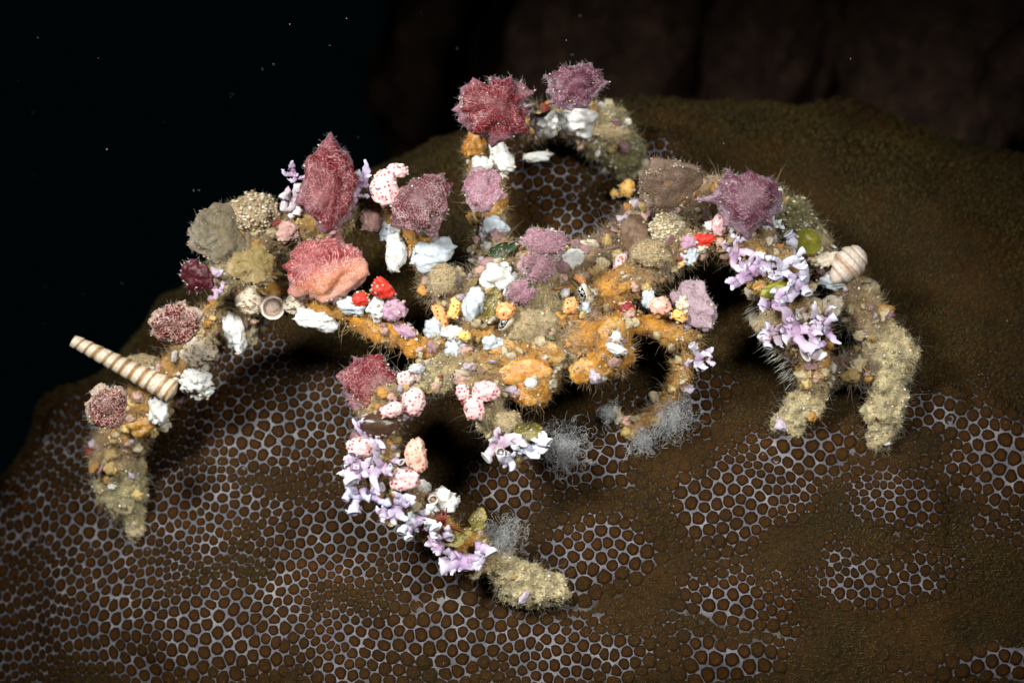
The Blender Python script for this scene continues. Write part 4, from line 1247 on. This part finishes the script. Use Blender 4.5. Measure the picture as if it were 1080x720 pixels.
lum(150, 385, 22, 14, 'tan', 'olive tan crust above the middle of the striped shell', dz=-.05, rough=.3, fr=140, frcol=(.3, .3, .18))
lum(150, 448, 16, 15, 'amber', 'amber crust right of the small maroon gritty sea squirt', dz=.1, rough=.4, lobes=4, fr=80)
lum(310, 320, 14, 12, 'cream', 'cream speckled crust right of the round worm tube', dz=.1, rough=.3)
lum(265, 318, 18, 14, 'cream', 'cream speckled crust left of the round worm tube', dz=.12, rough=.35, lobes=4)
lum(640, 137, 24, 14, 'tan', 'tan mossy lump on the right shoulder of the arched back leg', dz=.1, rough=.3, lobes=4, fr=260, frcol=(.36, .34, .18), frl=.08)
lum(655, 165, 24, 22, 'moss', 'olive mossy lump on the far tip of the arched back leg', dz=.05, rough=.35, lobes=4, fr=600, frcol=(.34, .33, .17), frl=.08, gr=80, grim=False)
lum(556, 345, 30, 22, 'tan', 'tan fuzzy cushion over the crab\'s forehead', dz=.02, rough=.2, lobes=2, fr=420, frcol=(.58, .5, .3), frl=.08)
lum(838, 232, 22, 24, 'moss', 'green mossy lump right of the purple spiky sea squirt', dz=.05, rough=.3, lobes=4, fr=550, frcol=(.36, .35, .2), frl=.08, gr=80, grim=False)
lum(762, 205, 12, 18, 'amber', 'yellowish crust left of the purple spiky sea squirt', dz=.15, rough=.4, lobes=4, rot=20)
lum(815, 345, 20, 24, 'tan', 'tan crust under the lilac arms on the left of the right leg', dz=.1, rough=.35, lobes=4, rot=30, fr=120)

# lilac sponges
lilac(378, 196, [(8, -26, .1, 1.2), (14, -10, .15, 1.0), (-6, 22, .1, 1.1), (12, 8, .05, .9)], 'lilac sponge arms along the right rim of the tall dark red sea squirt', dz=.5, w=6)
lilac(311, 210, [(-12, 8, .1, 1.3), (4, -14, .1, 1.1), (-8, -6, .12, 1.0), (2, 16, .05, 1.1)], 'white and lilac sponge knobs on the left of the tall dark red sea squirt', dz=.2, base=(.5, .38, .48), tipc=(.78, .74, .78), w=7)
lilac(308, 180, [(2, -10, .1, 1.1), (8, 5, .05, .9)], 'tiny lilac sponge nub at the upper left of the tall dark red sea squirt', dz=.1, w=5)
lilac(225, 303, [(4, -18, .1, .9), (-2, 16, .05, .8)], 'slim pink-lilac spine right of the dark wine-red ball', dz=.25, base=(.55, .3, .4), w=6)
lilac(790, 238, [(-10, 26, .15, 1.2), (18, 20, .1, 1.1), (-14, 4, .1, .9), (6, -14, .1, .9)], 'uppermost lilac sponge of the right leg, just below the purple spiky sea squirt', dz=.3, w=7)
lilac(806, 236, [(8, -16, .12, 1.1), (-8, -12, .14, 1.0), (14, 4, .1, .9), (0, 14, .1, .8)], 'bluish white petal sponge beneath the purple spiky sea squirt', dz=.36, base=(.5, .46, .58), tipc=(.78, .8, .82), w=6.5)
lilac(832, 264, [(2, -16, .14, 1.6), (2, 16, .1, 1.4)], 'oval white-lilac sponge petal left of the yellow-green sea squirt', dz=.3, base=(.6, .54, .66), tipc=(.78, .76, .82), w=8)
lilac(775, 268, [(-12, -8, .1, .9), (10, 16, .12, 1.1), (22, 14, .1, 1.0), (4, -18, .1, .8)], 'curved lilac sponge hook at the left edge of the right leg cluster', dz=.28, tipc=(.66, .64, .76), w=7)
lilac(792, 288, [(-22, 18, .2, 1.3), (4, -20, .1, 1.1), (20, -4, .1, 1.0)], 'lilac sponge whose pale arm points down left from the right leg cluster', dz=.3, w=8)
lilac(824, 286, [(22, -12, .15, 1.1), (-14, 6, .1, 1.0), (8, 14, .1, 1.0), (-10, -14, .15, .9)], 'pale lilac branching sponge in the centre of the right leg cluster', dz=.32, base=(.48, .42, .54), w=7)
lilac(840, 302, [(4, -24, .12, 1.3), (10, 8, .1, 1.2), (-22, 12, .12, 1.0)], 'lilac curved blade sponge on the right of the right leg cluster', dz=.3, w=7.5)
lilac(838, 346, [(-22, -30, .2, 1.2), (28, 6, .15, 1.0), (20, 22, .1, 1.4), (-10, 18, .1, 1.2)], 'long lilac sponge with an open tube end pointing up left, low on the right leg', dz=.3, w=8)
lilac(860, 336, [(-2, -18, .12, 1.0), (4, 14, .1, 1.0)], 'slender upright lilac tube in the lower part of the right leg cluster', dz=.34, w=6.5)
lilac(873, 348, [(6, -14, .12, 1.1), (14, 14, .1, 1.0), (-16, 4, .08, .9)], 'lilac tube at the lower right edge of the right leg cluster', dz=.3, w=6.5)
lilac(856, 366, [(14, 6, .12, 1.6), (-8, 8, .1, 1.4), (2, -10, .12, 1.2)], 'lowest pink-lilac lobes of the right leg cluster', dz=.26, base=(.52, .28, .4), w=8)
lilac(812, 320, [(-14, 2, .15, 1.3), (16, -6, .1, 1.1), (20, 8, .1, 1.0)], 'pink-lilac sponge under the yellow-green growth on the right leg', dz=.3, base=(.5, .3, .44), w=7.5)
lilac(818, 352, [(-14, 8, .12, 1.3), (8, 14, .1, 1.0), (-10, -8, .08, 1.0)], 'pink sponge stub at the lower left of the right leg cluster', dz=.26, base=(.55, .36, .42), w=7)
lilac(388, 462, [(-16, -20, .1, 1.0), (18, 10, .1, 1.1), (-18, 8, .1, 1.0), (6, 22, .1, 1.0)], 'lilac sponge with a spike pointing up left, below the dark brown flap', dz=.18, w=7)
lilac(378, 492, [(-10, -12, .1, 1.0), (-6, 14, .15, 1.4), (18, 4, .1, 1.1), (14, -12, .1, .9)], 'lilac sponge lobes at the left edge under the pale pink dotted sea squirt', dz=.2, tipc=(.74, .66, .74), w=8)
lilac(404, 492, [(-4, -26, .15, 1.0), (-2, 24, .15, 1.0), (10, 8, .1, .9)], 'upright lilac sponge fork between the pink dotted sea squirts of the lower left leg', dz=.26, w=7)
lilac(392, 522, [(-24, -4, .12, 1.0), (-18, 18, .12, 1.1), (20, 6, .15, 1.0), (12, -10, .1, 1.0)], 'lilac antler sponge reaching down left on the lower left leg', dz=.2, w=7.5)
lilac(420, 532, [(-18, 10, .12, 1.1), (18, -8, .12, 1.0), (10, 14, .1, 1.1), (-6, -14, .1, .9)], 'pale lilac branching sponge in the middle of the lower left leg', dz=.22, w=7.5)
lilac(440, 548, [(-10, 14, .12, 1.2), (20, 8, .12, 1.1), (-6, -10, .1, 1.0)], 'white-lilac sponge right of the lilac antler one', dz=.2, tipc=(.78, .74, .78), w=7.5)
lilac(456, 565, [(10, 12, .1, 1.2), (18, -4, .12, 1.0), (-8, 8, .1, 1.0)], 'small lilac sponge above the white-rimmed trough', dz=.18, w=7)
lilac(484, 590, [(24, -16, .15, 1.5), (-18, 6, .12, 1.5), (-12, -12, .1, 1.0), (22, -2, .12, 1.0)], 'broad white-lilac trough sponge at the lower end of the lower left leg', dz=.2, tipc=(.78, .73, .8), w=9)
lilac(736, 380, [(-8, -16, .12, 1.0), (14, -4, .12, 1.0), (10, 8, .12, 1.0), (-4, 8, .08, .9)], 'small lilac flower-like sponge on the bend of the inner right leg', dz=.16, w=6.5)
lilac(522, 470, [(28, -10, .12, 1.3), (-10, 12, .14, 1.2), (-2, -10, .1, .9)], 'lilac sponge blade at the tip of the left claw', dz=.2, w=8)
lilac(560, 470, [(14, -8, .1, 1.5), (-14, 6, .1, 1.0), (8, 10, .12, 1.2)], 'bluish white sponge fan beside the grey threads', dz=.2, base=(.56, .54, .64), tipc=(.8, .8, .84), w=8)
lilac(536, 484, [(2, 12, .12, 1.0), (-8, -4, .14, 1.1), (8, -8, .1, .8)], 'tiny white-lilac tubes hanging below the left claw', dz=.18, base=(.56, .48, .58), w=6)

# seaweed
leaf(527, 267, 22, 8, 'leafdark', 'dark green leaf lying above the big white lump on the crab\'s back', rot=30, dz=.25)
leaf(518, 321, 19, 6, 'leafolive', 'olive strap leaf right of the blue-grey sponge slab', rot=75, dz=.3)
leaf(557, 455, 16, 9, 'leafolive', 'olive leaf at the tip of the left claw', rot=10, dz=.22)
leaf(481, 566, 18, 8, 'leafolive', 'amber-olive leaf above the broad white-lilac trough', rot=25, dz=.22)
leaf(504, 548, 14, 8, 'leafolive', 'green leaf left of the thread tuft on the lower left leg', rot=70, dz=.15)
def red_alga(px, py, label):
    V, Fc = [], []
    rnd = random.Random(5)
    for k in range(9):
        a = rnd.uniform(-.6, 3.7)
        e = Vector((math.cos(a) * .26, math.sin(a) * .2, rnd.uniform(.05, .2)))
        path = [e * (i / 6) + Vector((0, 0, .04 * math.sin(i))) for i in range(7)]
        v, f, _ = tube(path, [.022 - .0025 * i for i in range(7)], 1.0, 6, cup=False)
        o = len(V); V += [tuple(x) for x in v]; Fc += [[q + o for q in ff] for ff in f]
    link('red_seaweed', mesh_from('red_seaweed', V, Fc, M['alga']), place(px, py, .2), label=label, cat='seaweed')
red_alga(468, 552, 'dark red branching seaweed on the lower left leg above the amber-olive leaf')

# thread tufts
tuft(592, 470, 26, 28, 420, 'grey thread tuft right of the left claw, above bare coral', dirv=(.5, -.2, .2), L=.26, dz=.0, z=-.35)
tuft(715, 428, 24, 26, 380, 'grey threads hanging from the right of the inner right leg', dirv=(-.5, -1.0, .1), L=.36, dz=.0, z=-.6)
tuft(682, 458, 14, 14, 220, 'grey threads bundled at the elbow tip of the inner right leg', dirv=(-.4, -.7, .1), L=.24, dz=.0, z=-.75)
tuft(645, 434, 9, 14, 150, 'pale threads around the hooked tip of the inner right leg', dirv=(-.3, -.3, .4), L=.16, dz=.0, z=-.9)
tuft(528, 572, 26, 20, 420, 'pale thread tangle above the tan tip of the lower left leg', dirv=(.1, .5, .3), L=.25, dz=.05)
tuft(900, 345, 26, 30, 260, 'smoky thread tangle between the spiral shell and the tan right leg tip', dirv=(.4, .5, .2), L=.3, dz=.05, colr=(.3, .27, .22))

# shells and tubes
def turret(px0, py0, px1, py1, z0, z1, r0, r1, label):
    a, b = P(px0, py0, z0), P(px1, py1, z1)
    L = (b - a).length
    V, Fc, vn = [], [], []
    n, ns, wh = 120, 28, 11
    for i in range(n + 1):
        t = i / n
        for k in range(ns):
            f = 2 * math.pi * k / ns
            ph = t * wh + f / (2 * math.pi)
            w = ph % 1
            r = (r0 + (r1 - r0) * t) * (0.9 + 0.16 * (w ** 0.6) - 0.1 * (w > .93)) * (1 + .05 * noise.noise((t * 20, f, 1)))
            V.append((t * L, math.cos(f) * r, math.sin(f) * r))
            vn.append((ph * 3.14 / 1.0, 0.2 * math.cos(f), 0.2 * math.sin(f)))
    c = len(V)
    # broken, hollow narrow end and closed mouth end
    for k in range(ns):
        f = 2 * math.pi * k / ns; V.append((.03, math.cos(f) * r0 * .6, math.sin(f) * r0 * .6)); vn.append((1, 0, 0))
    V.append((L + .05, 0, 0)); vn.append((0, 0, 0))
    for i in range(n):
        for k in range(ns):
            p, q = i * ns + k, i * ns + (k + 1) % ns
            Fc.append([p, p + ns, q + ns, q])
    for k in range(ns):
        k2 = (k + 1) % ns
        Fc.append([k, k2, c + k2, c + k]); Fc.append([n * ns + k2, n * ns + k, c + ns])
    Fc.append([c + k for k in range(ns)])
    me = mesh_from('turret_shell', V, Fc, M['turret'], {'vein': vn})
    q = (b - a).to_track_quat('X', 'Z')
    o = link('turret_shell', me, F @ Matrix.Translation(a) @ q.to_matrix().to_4x4(), label=label, cat='shell')
    T = np.array([f[:3] for f in Fc if len(f) < 5])
    granules(o, V, T, 150, rim=False, lo=.005, hi=.02, pal=[(.3, .26, .12), (.5, .42, .3), (.2, .14, .08), (.62, .56, .48)]); fringe(o, V, T, 90, .04, (.5, .46, .36), rimonly=False)
    return o
turret(77, 359, 182, 413, -1.05, -1.0, U(7), U(13), 'long tapering striped turret shell jutting out at the far left')

def spiral(px, py, L, R, rot, label):
    V, Fc, vn = [], [], []
    n, ns = 70, 28
    for i in range(n + 1):
        t = i / n
        prof = math.sin(math.pi * min(1, .04 + .96 * t) ** 0.8) ** 0.75 if 0 < t < 1 else 0.03
        for k in range(ns):
            f = 2 * math.pi * k / ns
            ph = t * 5 + f / 6.283
            r = U(R) * prof * (0.9 + 0.17 * (ph % 1) ** .7)
            V.append((U(L) * (2 * t - 1), math.cos(f) * r, math.sin(f) * r)); vn.append((ph * 3.14, 1.5 * t, math.cos(f)))
    for i in range(n):
        for k in range(ns):
            p, q = i * ns + k, i * ns + (k + 1) % ns
            Fc.append([p, p + ns, q + ns, q])
    me = mesh_from('spiral_shell', V, Fc, M['spiral'], {'vein': vn})
    o = link('spiral_shell', me, place(px, py, .25, rot), label=label, cat='shell')
    T = np.array([f[:3] for f in Fc])
    granules(o, V, T, 70, rim=False); fringe(o, V, T, 50, .05, (.5, .44, .34), rimonly=False)
    return o
spiral(893, 281, 25, 17, 228, 'cream and brown spiral snail shell at the right end of the right leg cluster')

def worm_tube(px, py, r, label, dz=.25, tilt=(10, 12), Lc=.3):
    ns = 32
    V, Fc, cl = [], [], []
    prof = [(1.0, -Lc), (1.02, -.1), (1.0, -.03), (.93, .01), (.84, .0), (.76, -.03), (.66, -.045), (.34, -.05), (.26, -.02), (.12, -.03)]
    for i, (rr, z) in enumerate(prof):
        for k in range(ns):
            f = 2 * math.pi * k / ns
            q = 1 + .06 * noise.noise((math.cos(f) * 2, math.sin(f) * 2, i * .4)) + .025 * math.sin(9 * f) * (i < 4)
            V.append((math.cos(f) * U(r) * rr * q, math.sin(f) * U(r) * rr * q, z))
            c = (.55, .42, .36) if i < 3 else (.72, .62, .55) if i < 5 else (.22, .15, .11) if i in (6,) else (.5, .38, .3)
            cl.append((*c, 1))
    for i in range(len(prof) - 1):
        for k in range(ns):
            a, b = i * ns + k, i * ns + (k + 1) % ns
            Fc.append([a, b, b + ns, a + ns])
    Fc.append([(len(prof) - 1) * ns + k for k in range(ns)])
    me = mesh_from('worm_tube', V, Fc, M['bits'], {'col': cl})
    link('worm_tube', me, place(px, py, dz, 0, tilt), label=label, cat='worm tube')
worm_tube(288, 325, 13, 'round pinkish worm tube with a ringed opening under the left leg')
worm_tube(457, 527, 5, 'tiny pale ring tube above the white ragged sponge', dz=.3, Lc=.15)
worm_tube(528, 477, 5, 'tiny dark-mouthed ring tube at the tip of the left claw', dz=.35, Lc=.15)

# ------------------------------------------------------------------ drifting specks in the water
def specks(n):
    V0, F0 = ICO[1]
    VV, FF = [], []
    for i in range(n):
        z = random.uniform(-10, 1)
        p = P(random.uniform(-60, 1140), random.uniform(-40, 760), z)
        VV.append(V0 * random.uniform(.002, .006) * (1 + .3 * rng.normal(size=(len(V0), 1)).clip(-1, 1)) + np.array(p)); FF.append(F0 + i * len(V0))
    me = mesh_from('drifting_specks', np.vstack(VV), np.vstack(FF), M['white'])
    link('drifting_specks', me, F, label='pale specks drifting in the dark water', cat='plankton', kind='stuff')
specks(170)
